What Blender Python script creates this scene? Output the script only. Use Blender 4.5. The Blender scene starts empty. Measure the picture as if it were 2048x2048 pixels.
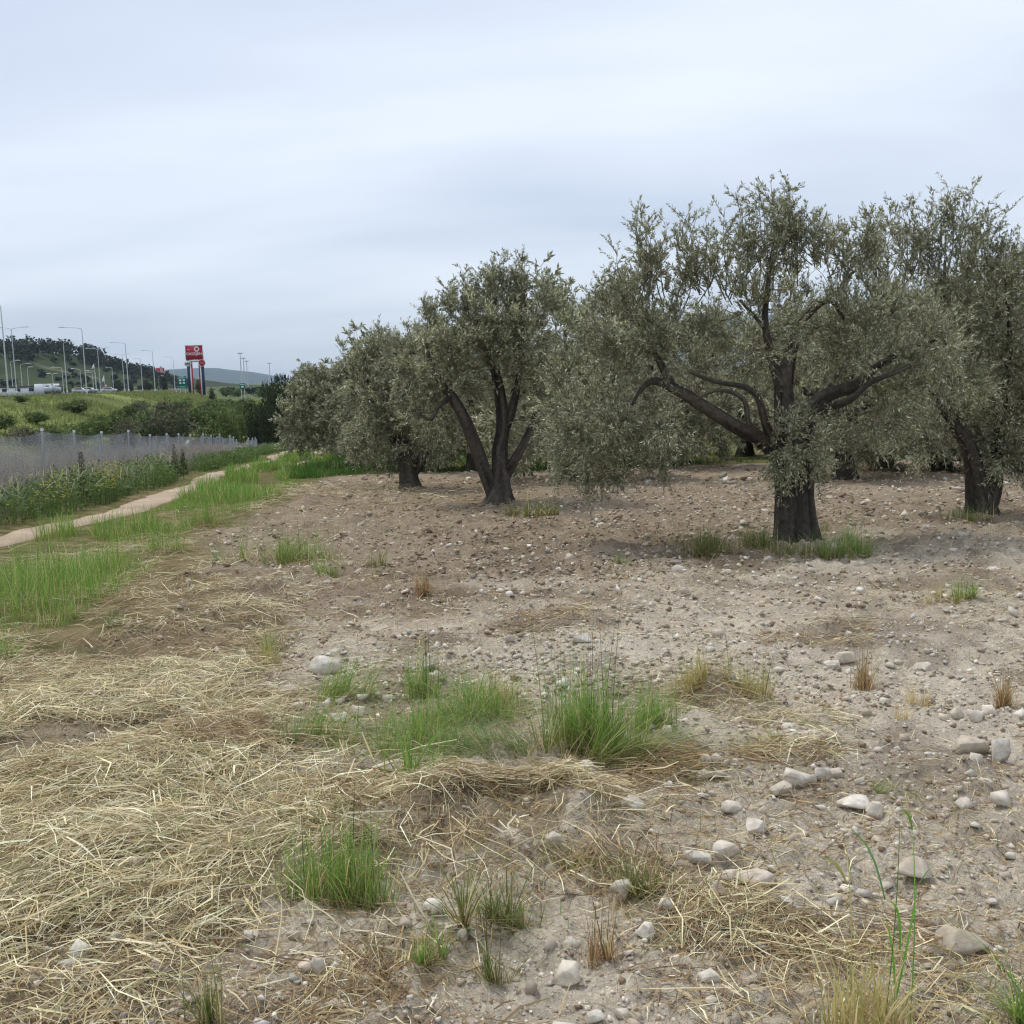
import bpy, math, random
import numpy as np
from mathutils import Matrix, Vector

R = math.radians
rng = np.random.default_rng(11)
scene = bpy.context.scene
COL = scene.collection

# ------------------------------------------------------------------ camera
CAMZ = 1.55
F = 2054.0                       # focal length in pixels of the 2048 px photograph
cam_data = bpy.data.cameras.new("camera")
cam = bpy.data.objects.new("camera", cam_data)
COL.objects.link(cam)
cam_data.sensor_width = 36.0
cam_data.lens = 36.0 * F / 2048.0
cam_data.clip_start = 0.05
cam_data.clip_end = 40000.0
CR = Matrix.Rotation(R(90 - 7.5), 3, 'X') @ Matrix.Rotation(R(-1.5), 3, 'Z')
cam.matrix_world = Matrix.Translation((0, 0, CAMZ)) @ CR.to_4x4()
scene.camera = cam

# ------------------------------------------------------------------ sky and sun (bright overcast evening)
SUN_EL, SUN_AZ = 58.0, -40.0      # azimuth from +Y towards +X
world = bpy.data.worlds.new("World")
scene.world = world
world.use_nodes = True
wn, wl = world.node_tree.nodes, world.node_tree.links
wn.clear()
w_out = wn.new('ShaderNodeOutputWorld')
w_bg = wn.new('ShaderNodeBackground'); w_bg.inputs['Strength'].default_value = 0.12
w_sky = wn.new('ShaderNodeTexSky'); w_sky.sky_type = 'NISHITA'; w_sky.sun_disc = False
w_sky.sun_elevation = R(SUN_EL); w_sky.sun_rotation = R(SUN_AZ)
w_tc = wn.new('ShaderNodeTexCoord')
w_sep = wn.new('ShaderNodeSeparateXYZ'); wl.new(w_tc.outputs['Generated'], w_sep.inputs[0])
def wmath(op, a, b=None):
    n = wn.new('ShaderNodeMath'); n.operation = op
    for i, v in enumerate((a, b)):
        if v is None: continue
        if isinstance(v, (int, float)): n.inputs[i].default_value = v
        else: wl.new(v, n.inputs[i])
    return n.outputs[0]
zc = wmath('ADD', wmath('MAXIMUM', w_sep.outputs['Z'], 0.0), 0.22)
cx = wmath('DIVIDE', w_sep.outputs['X'], zc)
cy = wmath('DIVIDE', w_sep.outputs['Y'], zc)
w_com = wn.new('ShaderNodeCombineXYZ'); wl.new(cx, w_com.inputs[0]); wl.new(cy, w_com.inputs[1])
w_map = wn.new('ShaderNodeMapping'); wl.new(w_com.outputs[0], w_map.inputs[0])
w_map.inputs['Rotation'].default_value = (0, 0, R(14)); w_map.inputs['Scale'].default_value = (0.55, 1.25, 1.0)
w_map.inputs['Location'].default_value = (3.3, 1.45, 0.0)
w_n1 = wn.new('ShaderNodeTexNoise'); wl.new(w_map.outputs[0], w_n1.inputs['Vector'])
w_n1.inputs['Scale'].default_value = 1.15; w_n1.inputs['Detail'].default_value = 4.0
w_n1.inputs['Roughness'].default_value = 0.42; w_n1.inputs['Distortion'].default_value = 0.35
w_ramp = wn.new('ShaderNodeValToRGB'); wl.new(w_n1.outputs['Fac'], w_ramp.inputs[0])
w_ramp.color_ramp.elements[0].position = 0.32; w_ramp.color_ramp.elements[0].color = (0.405, 0.455, 0.555, 1)
w_ramp.color_ramp.elements[1].position = 0.70; w_ramp.color_ramp.elements[1].color = (0.625, 0.665, 0.73, 1)
w_scale = wn.new('ShaderNodeVectorMath'); w_scale.operation = 'SCALE'
wl.new(w_ramp.outputs[0], w_scale.inputs[0]); w_scale.inputs['Scale'].default_value = 8.0
w_mix = wn.new('ShaderNodeMix'); w_mix.data_type = 'RGBA'; w_mix.inputs[0].default_value = 0.9
wl.new(w_sky.outputs[0], w_mix.inputs[6]); wl.new(w_scale.outputs[0], w_mix.inputs[7])
wl.new(w_mix.outputs[2], w_bg.inputs['Color']); wl.new(w_bg.outputs[0], w_out.inputs['Surface'])

sun_data = bpy.data.lights.new("sun", 'SUN')
sun_data.energy = 1.5; sun_data.angle = R(14); sun_data.color = (1.0, 0.95, 0.87)
sun = bpy.data.objects.new("sun", sun_data); COL.objects.link(sun)
sd = Vector((math.cos(R(SUN_EL)) * math.sin(R(SUN_AZ)), math.cos(R(SUN_EL)) * math.cos(R(SUN_AZ)), math.sin(R(SUN_EL))))
sun.rotation_euler = sd.to_track_quat('Z', 'Y').to_euler()
sun.location = (0, 0, 50)

vs = scene.view_settings
vs.view_transform = 'Standard'; vs.look = 'None'; vs.exposure = 0.68; vs.gamma = 1.0
vs.use_curve_mapping = False
scene.cycles.use_denoising = True; scene.cycles.denoising_prefilter = 'ACCURATE'
scene.cycles.pixel_filter_type = 'BLACKMAN_HARRIS'; scene.cycles.filter_width = 1.2
scene.cycles.max_bounces = 6; scene.cycles.transparent_max_bounces = 8
scene.cycles.volume_bounces = 0

# ------------------------------------------------------------------ number helpers
def sm(t):
    t = np.clip(t, 0, 1); return t * t * (3 - 2 * t)

def _hash(ix, iy, seed):
    h = (ix.astype(np.int64) * 374761393 + iy.astype(np.int64) * 668265263 + seed * 1274126177) & 0xFFFFFFFF
    h = ((h ^ (h >> 13)) * 1274126177) & 0xFFFFFFFF
    h = (h ^ (h >> 16)) & 0xFFFFFFFF
    return h / 4294967295.0

def vnoise(x, y, seed=0):
    ix = np.floor(x); iy = np.floor(y); fx = sm(x - ix); fy = sm(y - iy)
    a = _hash(ix, iy, seed); b = _hash(ix + 1, iy, seed); c = _hash(ix, iy + 1, seed); d = _hash(ix + 1, iy + 1, seed)
    return (a * (1 - fx) + b * fx) * (1 - fy) + (c * (1 - fx) + d * fx) * fy

def fbm(x, y, sc, octv=4, seed=0, gain=0.5):
    t = 0; amp = 1; tot = 0
    x = np.asarray(x, float); y = np.asarray(y, float)
    for o in range(octv):
        ca, sa = math.cos(o * 0.7), math.sin(o * 0.7)
        t = t + amp * vnoise((x * ca - y * sa) * sc, (x * sa + y * ca) * sc, seed + o * 17); tot += amp
        amp *= gain; sc *= 2.03
    return t / tot

# ------------------------------------------------------------------ the lie of the land
def XP(y): return -7.0 - 0.118 * (y - 14.3) + 0.28 * np.sin(y * 0.31 + 0.6) + 0.15 * np.sin(y * 0.73)       # centre of the left wheel track
def XF(y): return -7.3 - 0.146 * y                # fence line
def XR(y): return -35.4 - 0.23 * y                # near edge of the highway
def RZ(y): return 0.65 - 0.004 * np.clip(y - 133, -100, 250)
EMB = 25.0
def H0(x, y):
    x = np.asarray(x, float); y = np.asarray(y, float)
    z = -0.04 * np.clip(y, -25, 80)
    t = sm((XP(y) - 0.8 - x) / 4.0)
    z = z - 0.022 * np.clip(y - 23, 0, 55) * t
    s = x - XR(y)
    tt = sm(np.clip(1 - s / EMB, 0, 1))
    z = z * (1 - tt) + RZ(y) * tt
    return z
def tilled(x, y):
    """1 where the orchard soil has been tilled"""
    edge = 30.5 + 2.5 * (fbm(x, y * 0 + 3, 0.35, 2, 5) - 0.5) + np.clip(x - 6, 0, 20) * 0.25
    lft = XP(y) + 2.75 + 0.8 * (fbm(x * 0, y, 0.5, 2, 9) - 0.5)
    return sm((edge - y) / 0.8) * sm((x - lft) / 0.7)
# low heaps of raked hay / soil: x, y, rx, ry, height, filled in below from photo positions
HEAPS = []
def H(x, y, fine=True):
    x = np.asarray(x, float); y = np.asarray(y, float)
    z = H0(x, y)
    r = np.hypot(x, y)
    if not fine: return z
    near = sm((60 - r) / 40)
    tl = tilled(x, y)
    z = z + near * (0.3 + 0.7 * tl) * 0.10 * (fbm(x, y, 0.55, 3, 21) - 0.5)
    z = z + near * tl * 0.10 * (fbm(x, y, 2.6, 3, 31) - 0.5) * (0.9 + 0.9 * sm((r - 6) / 8))
    b = np.abs(fbm(x, y, 9.0, 3, 41) - 0.5) * 2
    z = z + near * tl * 0.060 * (b - 0.2) * (0.9 + 1.1 * sm((r - 6) / 8))
    b2 = fbm(x, y, 26.0, 2, 51)
    z = z + sm((22 - r) / 14) * tl * 0.034 * (b2 - 0.5)
    # wheel track slightly worn in
    z = z - near * 0.05 * np.exp(-((x - XP(y)) / 0.55) ** 2) - near * 0.05 * np.exp(-((x - XP(y) - 1.75) / 0.5) ** 2)
    for hx, hy, rx, ry, hh in HEAPS:
        q = ((x - hx) / rx) ** 2 + ((y - hy) / ry) ** 2
        z = z + hh * np.exp(-q * 1.6) * (0.6 + 0.8 * fbm(x, y, 5.0, 3, 61))
    return z

# ------------------------------------------------------------------ from photo positions to places on the land
def ray(px, py):
    v = CR @ Vector(((px - 1024) / F, -(py - 1024) / F, -1.0))
    return np.array(v)
def at(px, py, Y):
    v = ray(px, py); return np.array((0, 0, CAMZ)) + v * (Y / v[1])
def ground(px, py, far=400.0):
    v = ray(px, py); v = v / v[1]
    ts = np.geomspace(1.5, far, 1500)
    g = CAMZ + v[2] * ts - H0(v[0] * ts, ts)
    k = np.argmax(g < 0) if (g < 0).any() else len(ts) - 1
    lo, hi = ts[max(k - 1, 0)], ts[k]
    for _ in range(25):
        m = 0.5 * (lo + hi)
        if CAMZ + v[2] * m - float(H0(v[0] * m, m)) < 0: hi = m
        else: lo = m
    return np.array((v[0] * lo, lo, float(H0(v[0] * lo, lo))))
def ppm(Y): return F / Y            # photo pixels per metre at depth Y
for px, py, wpx, dpt, hh in ((900, 1665, 300, .30, .10), (1150, 1640, 120, .25, .07), (430, 1470, 110, .3, .06), (420, 1240, 140, .5, .08),
                             (250, 1270, 160, .6, .10), (1425, 1395, 60, .25, .12), (860, 1180, 60, .3, .04), (1600, 1245, 120, .5, .05),
                             (280, 1560, 260, .5, .07), (80, 1450, 160, .6, .08), (300, 1720, 330, .35, .05), (1430, 1830, 150, .2, .05),
                             (600, 1010, 90, 1.0, .16), (500, 1040, 60, .8, .10), (760, 1000, 80, 1.0, .12)):
    g = ground(px, py); HEAPS.append((g[0], g[1], wpx / ppm(g[1]), dpt, hh))

# ------------------------------------------------------------------ mesh helpers
def link(o, parent=None):
    COL.objects.link(o)
    if parent is not None: o.parent = parent
    return o
def tag(o, label=None, cat=None, group=None, kind=None):
    if label: o['label'] = label
    if cat: o['category'] = cat
    if group: o['group'] = group
    if kind: o['kind'] = kind
    return o
def mesh_data(name, V, Fs, mat, col=None, smooth=False):
    V = np.asarray(V, np.float32)
    if not isinstance(Fs, (list, tuple)): Fs = [Fs]
    Fs = [np.asarray(f, np.int32) for f in Fs if len(f)]
    me = bpy.data.meshes.new(name)
    me.vertices.add(len(V)); me.vertices.foreach_set('co', V.ravel())
    nl = sum(f.size for f in Fs); npoly = sum(len(f) for f in Fs)
    me.loops.add(nl); me.polygons.add(npoly)
    me.loops.foreach_set('vertex_index', np.concatenate([f.ravel() for f in Fs]))
    starts = []; k = 0
    for f in Fs:
        starts.append(k + np.arange(len(f)) * f.shape[1]); k += f.size
    me.polygons.foreach_set('loop_start', np.concatenate(starts).astype(np.int32))
    if smooth: me.polygons.foreach_set('use_smooth', np.ones(npoly, bool))
    if col is not None:
        a = me.color_attributes.new('Col', 'FLOAT_COLOR', 'POINT')
        c = np.ones((len(V), 4), np.float32); c[:, :3] = col
        a.data.foreach_set('color', c.ravel())
    me.update(calc_edges=True)
    if mat: me.materials.append(mat)
    return me
def obj(name, V, Fs, mat, parent=None, col=None, smooth=False, loc=None):
    V = np.asarray(V, float)
    if loc is not None: V = V - np.asarray(loc, float)
    o = bpy.data.objects.new(name, mesh_data(name, V, Fs, mat, col, smooth))
    if loc is not None: o.location = loc
    return link(o, parent)
def empty(name, loc=(0, 0, 0), rz=0.0):
    o = bpy.data.objects.new(name, None); o.location = loc; o.rotation_euler = (0, 0, rz); o.empty_display_size = 0.2
    return link(o)
class MB:
    """collects boxes, prisms and tubes into one mesh"""
    def __init__(s): s.V = []; s.Q = []; s.n = 0
    def add(s, V, Q):
        V = np.asarray(V, float); s.V.append(V); s.Q.append(np.asarray(Q, int) + s.n); s.n += len(V); return s
    def box(s, c, d, rz=0.0):
        c = np.asarray(c, float); d = np.asarray(d, float) / 2
        v = np.array([[x, y, z] for z in (-1, 1) for y in (-1, 1) for x in (-1, 1)], float) * d
        ca, sa = math.cos(rz), math.sin(rz)
        v = np.stack([v[:, 0] * ca - v[:, 1] * sa, v[:, 0] * sa + v[:, 1] * ca, v[:, 2]], 1) + c
        return s.add(v, [[0, 2, 3, 1], [4, 5, 7, 6], [0, 1, 5, 4], [2, 6, 7, 3], [0, 4, 6, 2], [1, 3, 7, 5]])
    def tube(s, P, r, n=8):
        P = np.asarray(P, float)[None]; r = np.broadcast_to(np.asarray(r, float), (P.shape[1],))[None]
        V, Q = tubes(P, r, n); return s.add(V, Q)
    def prism(s, poly, y0, y1):
        """polygon in x,z extruded along y, as a strip of side quads and a fan of caps"""
        poly = np.asarray(poly, float); n = len(poly)
        a = np.c_[poly[:, 0], np.full(n, y0), poly[:, 1]]; b = np.c_[poly[:, 0], np.full(n, y1), poly[:, 1]]
        ca, cb = a.mean(0), b.mean(0)
        V = np.r_[a, b, [ca], [cb]]; i = np.arange(n); j = (i + 1) % n
        s.add(V, np.c_[i, j, j + n, i + n])
        k = s.n - len(V)
        for kk in range(n):
            s.T = getattr(s, 'T', []); s.T.append([k + kk, k + 2 * n, k + (kk + 1) % n]); s.T.append([k + n + (kk + 1) % n, k + 2 * n + 1, k + n + kk])
        return s
    def build(s, name, mat, parent=None, smooth=False, loc=None):
        Fs = [np.concatenate(s.Q)]
        if getattr(s, 'T', None): Fs.append(np.array(s.T))
        return obj(name, np.concatenate(s.V), Fs, mat, parent, None, smooth, loc)
def unit(v): return v / np.maximum(np.linalg.norm(v, axis=-1, keepdims=True), 1e-9)
def tubes(P, Rr, n=4, cap=True):
    """P (N,K,3) polylines, Rr (N,K) radii -> verts, quads"""
    N, K, _ = P.shape
    T = np.empty_like(P); T[:, 1:-1] = P[:, 2:] - P[:, :-2]; T[:, 0] = P[:, 1] - P[:, 0]; T[:, -1] = P[:, -1] - P[:, -2]
    T = unit(T)
    avg = unit(P[:, -1] - P[:, 0] + 1e-6)
    ref = np.where(np.abs(avg[:, 2:3]) < 0.8, np.array([[0, 0, 1.0]]), np.array([[0.0, 1.0, 0]]))
    ref = ref[:, None, :] - (ref[:, None, :] * T).sum(-1, keepdims=True) * T
    A = unit(ref); B = np.cross(T, A)
    an = np.arange(n) * 2 * math.pi / n
    V = P[:, :, None] + Rr[:, :, None, None] * (A[:, :, None] * np.cos(an)[None, None, :, None] + B[:, :, None] * np.sin(an)[None, None, :, None])
    base = (np.arange(N) * K * n)[:, None, None]; kk = (np.arange(K - 1) * n)[None, :, None]; i = np.arange(n)[None, None]; j = (i + 1) % n
    Q = np.stack([base + kk + i, base + kk + j, base + kk + n + j, base + kk + n + i], -1).reshape(-1, 4)
    return V.reshape(-1, 3), Q
def ribbons(P, side, W):
    """P (N,K,3), side (N,3), W (N,K) half widths -> verts (N*K*2), quads"""
    N, K, _ = P.shape
    V = np.stack([P - side[:, None] * W[..., None], P + side[:, None] * W[..., None]], 2).reshape(-1, 3)
    b = (np.arange(N) * K * 2)[:, None]; k = (np.arange(K - 1) * 2)[None]
    Q = np.stack([b + k, b + k + 1, b + k + 3, b + k + 2], -1).reshape(-1, 4)
    return V, Q
def leaves(P, D, L, W, up=None):
    """lanceolate leaves: base P, direction D, length L, half width W"""
    N = len(P)
    r = rng.normal(size=(N, 3)); r[:, 2] += 0.6
    S = unit(np.cross(D, r)); Nn = np.cross(S, D)
    m = P + D * (L * 0.45)[:, None]
    V = np.stack([P, m - S * W[:, None] + Nn * (W * 0.3)[:, None], P + D * L[:, None] - Nn * (L * 0.06)[:, None], m + S * W[:, None] + Nn * (W * 0.3)[:, None]], 1).reshape(-1, 3)
    Q = (np.arange(N) * 4)[:, None] + np.arange(4)[None]
    return V, Q
def pick(cols, w, n, jit=0.12):
    cols = np.asarray(cols, float); i = rng.choice(len(cols), n, p=np.asarray(w, float) / sum(w))
    return np.clip(cols[i] * (1 + jit * rng.normal(size=(n, 1))) * (1 + 0.012 * rng.normal(size=(n, 3))), 0.003, 1)
def inside(poly, x, y):
    poly = np.asarray(poly); c = np.zeros(len(x), bool); j = len(poly) - 1
    for i in range(len(poly)):
        xi, yi = poly[i]; xj, yj = poly[j]
        c ^= ((yi > y) != (yj > y)) & (x < (xj - xi) * (y - yi) / (yj - yi + 1e-12) + xi); j = i
    return c

# ------------------------------------------------------------------ materials
def base_mat(name, rough=0.85, spec=0.3):
    m = bpy.data.materials.new(name); m.use_nodes = True
    b = m.node_tree.nodes['Principled BSDF']; b.inputs['Roughness'].default_value = rough
    b.inputs['Specular IOR Level'].default_value = spec
    return m, m.node_tree.nodes, m.node_tree.links, b
def mat_plain(name, c, rough=0.7, metal=0.0, var=0.18, scale=6.0, bump=0.0, spec=0.3):
    m, n, l, b = base_mat(name, rough, spec); b.inputs['Metallic'].default_value = metal
    tc = n.new('ShaderNodeTexCoord'); no = n.new('ShaderNodeTexNoise'); no.inputs['Scale'].default_value = scale; no.inputs['Detail'].default_value = 5
    l.new(tc.outputs['Object'], no.inputs['Vector'])
    mr = n.new('ShaderNodeMapRange'); mr.inputs['From Min'].default_value = 0.25; mr.inputs['From Max'].default_value = 0.75
    mr.inputs['To Min'].default_value = 1 - var; mr.inputs['To Max'].default_value = 1 + var
    l.new(no.outputs['Fac'], mr.inputs['Value'])
    vm = n.new('ShaderNodeVectorMath'); vm.operation = 'SCALE'; vm.inputs[0].default_value = c; l.new(mr.outputs[0], vm.inputs['Scale'])
    l.new(vm.outputs[0], b.inputs['Base Color'])
    if bump:
        bp = n.new('ShaderNodeBump'); bp.inputs['Strength'].default_value = bump; bp.inputs['Distance'].default_value = 0.02
        l.new(no.outputs['Fac'], bp.inputs['Height']); l.new(bp.outputs[0], b.inputs['Normal'])
    return m
def mat_attr(name, rough=0.8, spec=0.2, trans=0.0, scale=0.0, var=0.2, bump=0.0, bdist=0.01):
    """colour from the mesh's own per-piece colour, with procedural mottling, optional leaf translucency"""
    m, n, l, b = base_mat(name, rough, spec)
    a = n.new('ShaderNodeVertexColor'); a.layer_name = 'Col'; c = a.outputs['Color']
    if scale:
        tc = n.new('ShaderNodeTexCoord'); no = n.new('ShaderNodeTexNoise'); no.inputs['Scale'].default_value = scale
        no.inputs['Detail'].default_value = 6; no.inputs['Roughness'].default_value = 0.65
        l.new(tc.outputs['Object'], no.inputs['Vector'])
        mr = n.new('ShaderNodeMapRange'); mr.inputs['From Min'].default_value = 0.25; mr.inputs['From Max'].default_value = 0.75
        mr.inputs['To Min'].default_value = 1 - var; mr.inputs['To Max'].default_value = 1 + var
        l.new(no.outputs['Fac'], mr.inputs['Value'])
        vm = n.new('ShaderNodeVectorMath'); vm.operation = 'SCALE'; l.new(c, vm.inputs[0]); l.new(mr.outputs[0], vm.inputs['Scale']); c = vm.outputs[0]
        if bump:
            bp = n.new('ShaderNodeBump'); bp.inputs['Strength'].default_value = bump; bp.inputs['Distance'].default_value = bdist
            l.new(no.outputs['Fac'], bp.inputs['Height']); l.new(bp.outputs[0], b.inputs['Normal'])
    l.new(c, b.inputs['Base Color'])
    if trans:
        t = n.new('ShaderNodeBsdfTranslucent'); l.new(c, t.inputs['Color'])
        mx = n.new('ShaderNodeMixShader'); mx.inputs[0].default_value = trans
        l.new(b.outputs[0], mx.inputs[1]); l.new(t.outputs[0], mx.inputs[2])
        l.new(mx.outputs[0], n['Material Output'].inputs['Surface'])
    return m
M_leaf = mat_attr('olive_leaf', 0.5, 0.4, 0.30)
M_grass = mat_attr('grass_blade', 0.6, 0.25, 0.42)
M_straw = mat_attr('dry_straw', 0.7, 0.25, 0.12)
M_shrub = mat_attr('shrub_leaf', 0.75, 0.2, 0.2)
M_stone = mat_attr('limestone', 0.95, 0.15, 0, 22, 0.30, 0.5, 0.012)
M_clod = mat_attr('soil_clod', 1.0, 0.05, 0, 40, 0.25, 0.5, 0.01)
M_bark = mat_attr('olive_bark', 0.95, 0.1, 0, 16, 0.5, 0.9, 0.03)
M_twig = mat_attr('twig_bark', 0.9, 0.1)
M_flower = mat_attr('petal', 0.6, 0.2, 0.3)
M_galv = mat_plain('galvanised_steel', (0.56, 0.58, 0.60), 0.5, 0.1, 0.15, 3.0)
M_wire = mat_plain('fence_wire', (0.40, 0.43, 0.46), 0.5, 0.3, 0.15, 3.0)
M_lamp = mat_plain('lamp_housing', (0.72, 0.74, 0.76), 0.4, 0.1, 0.05, 2.0)
M_white = mat_plain('white_paint', (0.78, 0.79, 0.80), 0.6, 0, 0.07, 0.6)
M_red = mat_plain('red_sign_face', (0.42, 0.012, 0.045), 0.45, 0, 0.08, 0.8)
M_navy = mat_plain('navy_paint', (0.02, 0.035, 0.10), 0.5, 0, 0.1, 0.8)
M_teal = mat_plain('teal_sign_face', (0.0, 0.14, 0.14), 0.5, 0, 0.06, 0.8)
M_green = mat_plain('green_sign_band', (0.0, 0.25, 0.15), 0.5, 0, 0.06, 0.8)
M_letter = mat_plain('white_lettering', (0.82, 0.82, 0.82), 0.5, 0, 0.02, 1.0)
M_dark = mat_plain('dark_marks', (0.05, 0.06, 0.08), 0.5, 0, 0.1, 1.0)
M_glass = mat_plain('vehicle_glass', (0.02, 0.025, 0.03), 0.1, 0, 0.05, 1.0, spec=0.6)
M_tyre = mat_plain('rubber', (0.02, 0.02, 0.02), 0.8)
M_roof = mat_plain('dark_roof', (0.07, 0.075, 0.085), 0.7)
M_asph = mat_plain('asphalt', (0.075, 0.075, 0.078), 0.9, 0, 0.2, 0.5)
M_mark = mat_plain('road_paint', (0.7, 0.7, 0.68), 0.7, 0, 0.1, 1.0)
M_rail = mat_plain('guard_rail_steel', (0.36, 0.37, 0.38), 0.55, 0.3, 0.1, 1.0)

# ================================================================== THE SETTING
# ------------------------------------------------------------------ ground sheet
def mat_ground():
    m, n, l, b = base_mat('soil_and_turf', 1.0, 0.05)
    a = n.new('ShaderNodeVertexColor'); a.layer_name = 'Col'
    tc = n.new('ShaderNodeTexCoord')
    def noise(sc, det, rough):
        no = n.new('ShaderNodeTexNoise'); no.inputs['Scale'].default_value = sc; no.inputs['Detail'].default_value = det; no.inputs['Roughness'].default_value = rough
        l.new(tc.outputs['Object'], no.inputs['Vector']); return no.outputs['Fac']
    f1 = noise(7.0, 8, 0.7); f2 = noise(55.0, 4, 0.7)
    vo = n.new('ShaderNodeTexVoronoi'); vo.inputs['Scale'].default_value = 38.0; l.new(tc.outputs['Object'], vo.inputs['Vector'])
    def rng_(f, lo, hi):
        mr = n.new('ShaderNodeMapRange'); mr.inputs['From Min'].default_value = 0.25; mr.inputs['From Max'].default_value = 0.75
        mr.inputs['To Min'].default_value = lo; mr.inputs['To Max'].default_value = hi; l.new(f, mr.inputs['Value']); return mr.outputs[0]
    def mul(x, y):
        q = n.new('ShaderNodeMath'); q.operation = 'MULTIPLY'; l.new(x, q.inputs[0]); l.new(y, q.inputs[1]); return q.outputs[0]
    k = mul(rng_(f1, 0.66, 1.3), rng_(f2, 0.70, 1.28))
    vm = n.new('ShaderNodeVectorMath'); vm.operation = 'SCALE'; l.new(a.outputs['Color'], vm.inputs[0]); l.new(k, vm.inputs['Scale'])
    l.new(vm.outputs[0], b.inputs['Base Color'])
    def bump(h, st, dist, prev=None):
        bp = n.new('ShaderNodeBump'); bp.inputs['Strength'].default_value = st; bp.inputs['Distance'].default_value = dist; l.new(h, bp.inputs['Height'])
        if prev is not None: l.new(prev, bp.inputs['Normal'])
        return bp.outputs[0]
    nb = bump(f1, 1.0, 0.06); nb = bump(vo.outputs['Distance'], 0.6, 0.012, nb); nb = bump(f2, 0.8, 0.012, nb)
    l.new(nb, b.inputs['Normal'])
    return m
M_ground = mat_ground()

rad = np.concatenate([[0.02, 0.4, 0.8, 1.2, 1.6], np.geomspace(1.9, 32, 400), np.geomspace(32, 220, 90)[1:], np.geomspace(220, 9000, 60)[1:]])
ang = np.concatenate([np.arange(-30, 30.01, 0.28), np.arange(31, 60, 1.0), np.arange(64, 296, 8.0), np.arange(300, 330, 1.0)])
ang = np.sort(np.unique(np.round(np.where(ang > 180, ang - 360, ang), 3)))
AA = np.radians(ang)
gx = rad[:, None] * np.sin(AA)[None]; gy = rad[:, None] * np.cos(AA)[None]
gz = H(gx, gy)
nr, na = gx.shape
STRAW_AREAS = [[tuple(ground(a, b)[:2]) for a, b in pp] for pp in (
    [(-250, 1330), (330, 1330), (560, 1425), (545, 1560), (880, 1590), (1150, 1600), (1080, 1700), (800, 1720), (620, 1720), (520, 1760), (500, 1850), (380, 1930), (300, 2060), (-250, 2060)],
    [(-250, 1190), (430, 1150), (600, 1260), (520, 1340), (200, 1330), (-250, 1350)])]
def t_near(x, y): return sm((16 - np.hypot(x, y)) / 3)
def ground_colour(x, y):
    n1 = fbm(x, y, 0.35, 4, 71); n2 = fbm(x, y, 1.7, 4, 81); n3 = fbm(x, y, 6, 3, 91)
    grey = np.array((0.57, 0.50, 0.395)); brown = np.array((0.315, 0.248, 0.178)); dark = np.array((0.18, 0.135, 0.097))
    # paler stony soil towards the front and right, browner freshly turned soil further in
    k = sm((y - 6.6 - 2.4 * sm((x - 0.5) / 3.0) + 1.2 * sm((0.8 - x) / 2.5) + (n2 - 0.5) * 4.5) / 4.5) * 0.92 + 0.5 * sm((n1 - 0.54) / 0.2) + 0.55 * sm((0.8 - x) / 3.0) * sm((n2 - 0.35) / 0.3)
    k = np.clip(k, 0, 1)[..., None]
    c = grey * (1 - k) + brown * k
    kd = (sm((n2 - 0.55) / 0.15) * 0.5)[..., None]
    c = c * (1 - kd) + dark * kd
    # matted dead grass under the straw drifts
    st = np.zeros_like(x)
    for sp in STRAW_AREAS:
        st = np.maximum(st, inside(sp, x.ravel() + 0.25 * (n2.ravel() - .5), y.ravel() + 0.5 * (n3.ravel() - .5)).reshape(x.shape) * 1.0)
    ks = (st * (0.45 + 0.5 * n3) * t_near(x, y))[..., None]
    c = c * (1 - ks) + np.array((0.26, 0.20, 0.115)) * ks
    turf = np.array((0.12, 0.12, 0.045)); dry = np.array((0.26, 0.20, 0.11))
    kt = sm((n3 - 0.35) / 0.3)[..., None] * (0.35 + 0.6 * sm((30 - y) / 8))[..., None]; g = turf * (1 - kt) + dry * kt
    t = tilled(x, y)[..., None]
    c = c * t + g * (1 - t)
    left = sm((XF(y) + 0.5 - x) / 2.0)[..., None]
    emb = np.array((0.19, 0.22, 0.065)) * (0.6 + 0.8 * fbm(x, y, .12, 4, 103)[..., None]); drk = np.array((0.075, 0.085, 0.035))
    ke = sm((fbm(x, y, 0.045, 3, 101) - 0.45) / 0.15)[..., None]
    c = c * (1 - left) + left * (emb * (1 - 0.5 * ke) + drk * 0.5 * ke)
    far = sm((np.hypot(x, y) - 260) / 200)[..., None]
    pl = np.array((0.095, 0.12, 0.05)) * (0.7 + 0.6 * fbm(x, y, 0.006, 3, 111)[..., None])
    return c * (1 - far) + pl * far
gcol = ground_colour(gx, gy)
ii = np.arange(nr - 1)[:, None] * na; jj = np.arange(na)[None]; j2 = (jj + 1) % na
GQ = np.stack([ii + jj, ii + j2, ii + na + j2, ii + na + jj], -1).reshape(-1, 4)[:, ::-1]
o = obj('ground', np.stack([gx, gy, gz], -1).reshape(-1, 3), GQ, M_ground, col=gcol.reshape(-1, 3), smooth=True)
tag(o, 'tilled stony orchard soil running out into rough grass', kind='structure')

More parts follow.
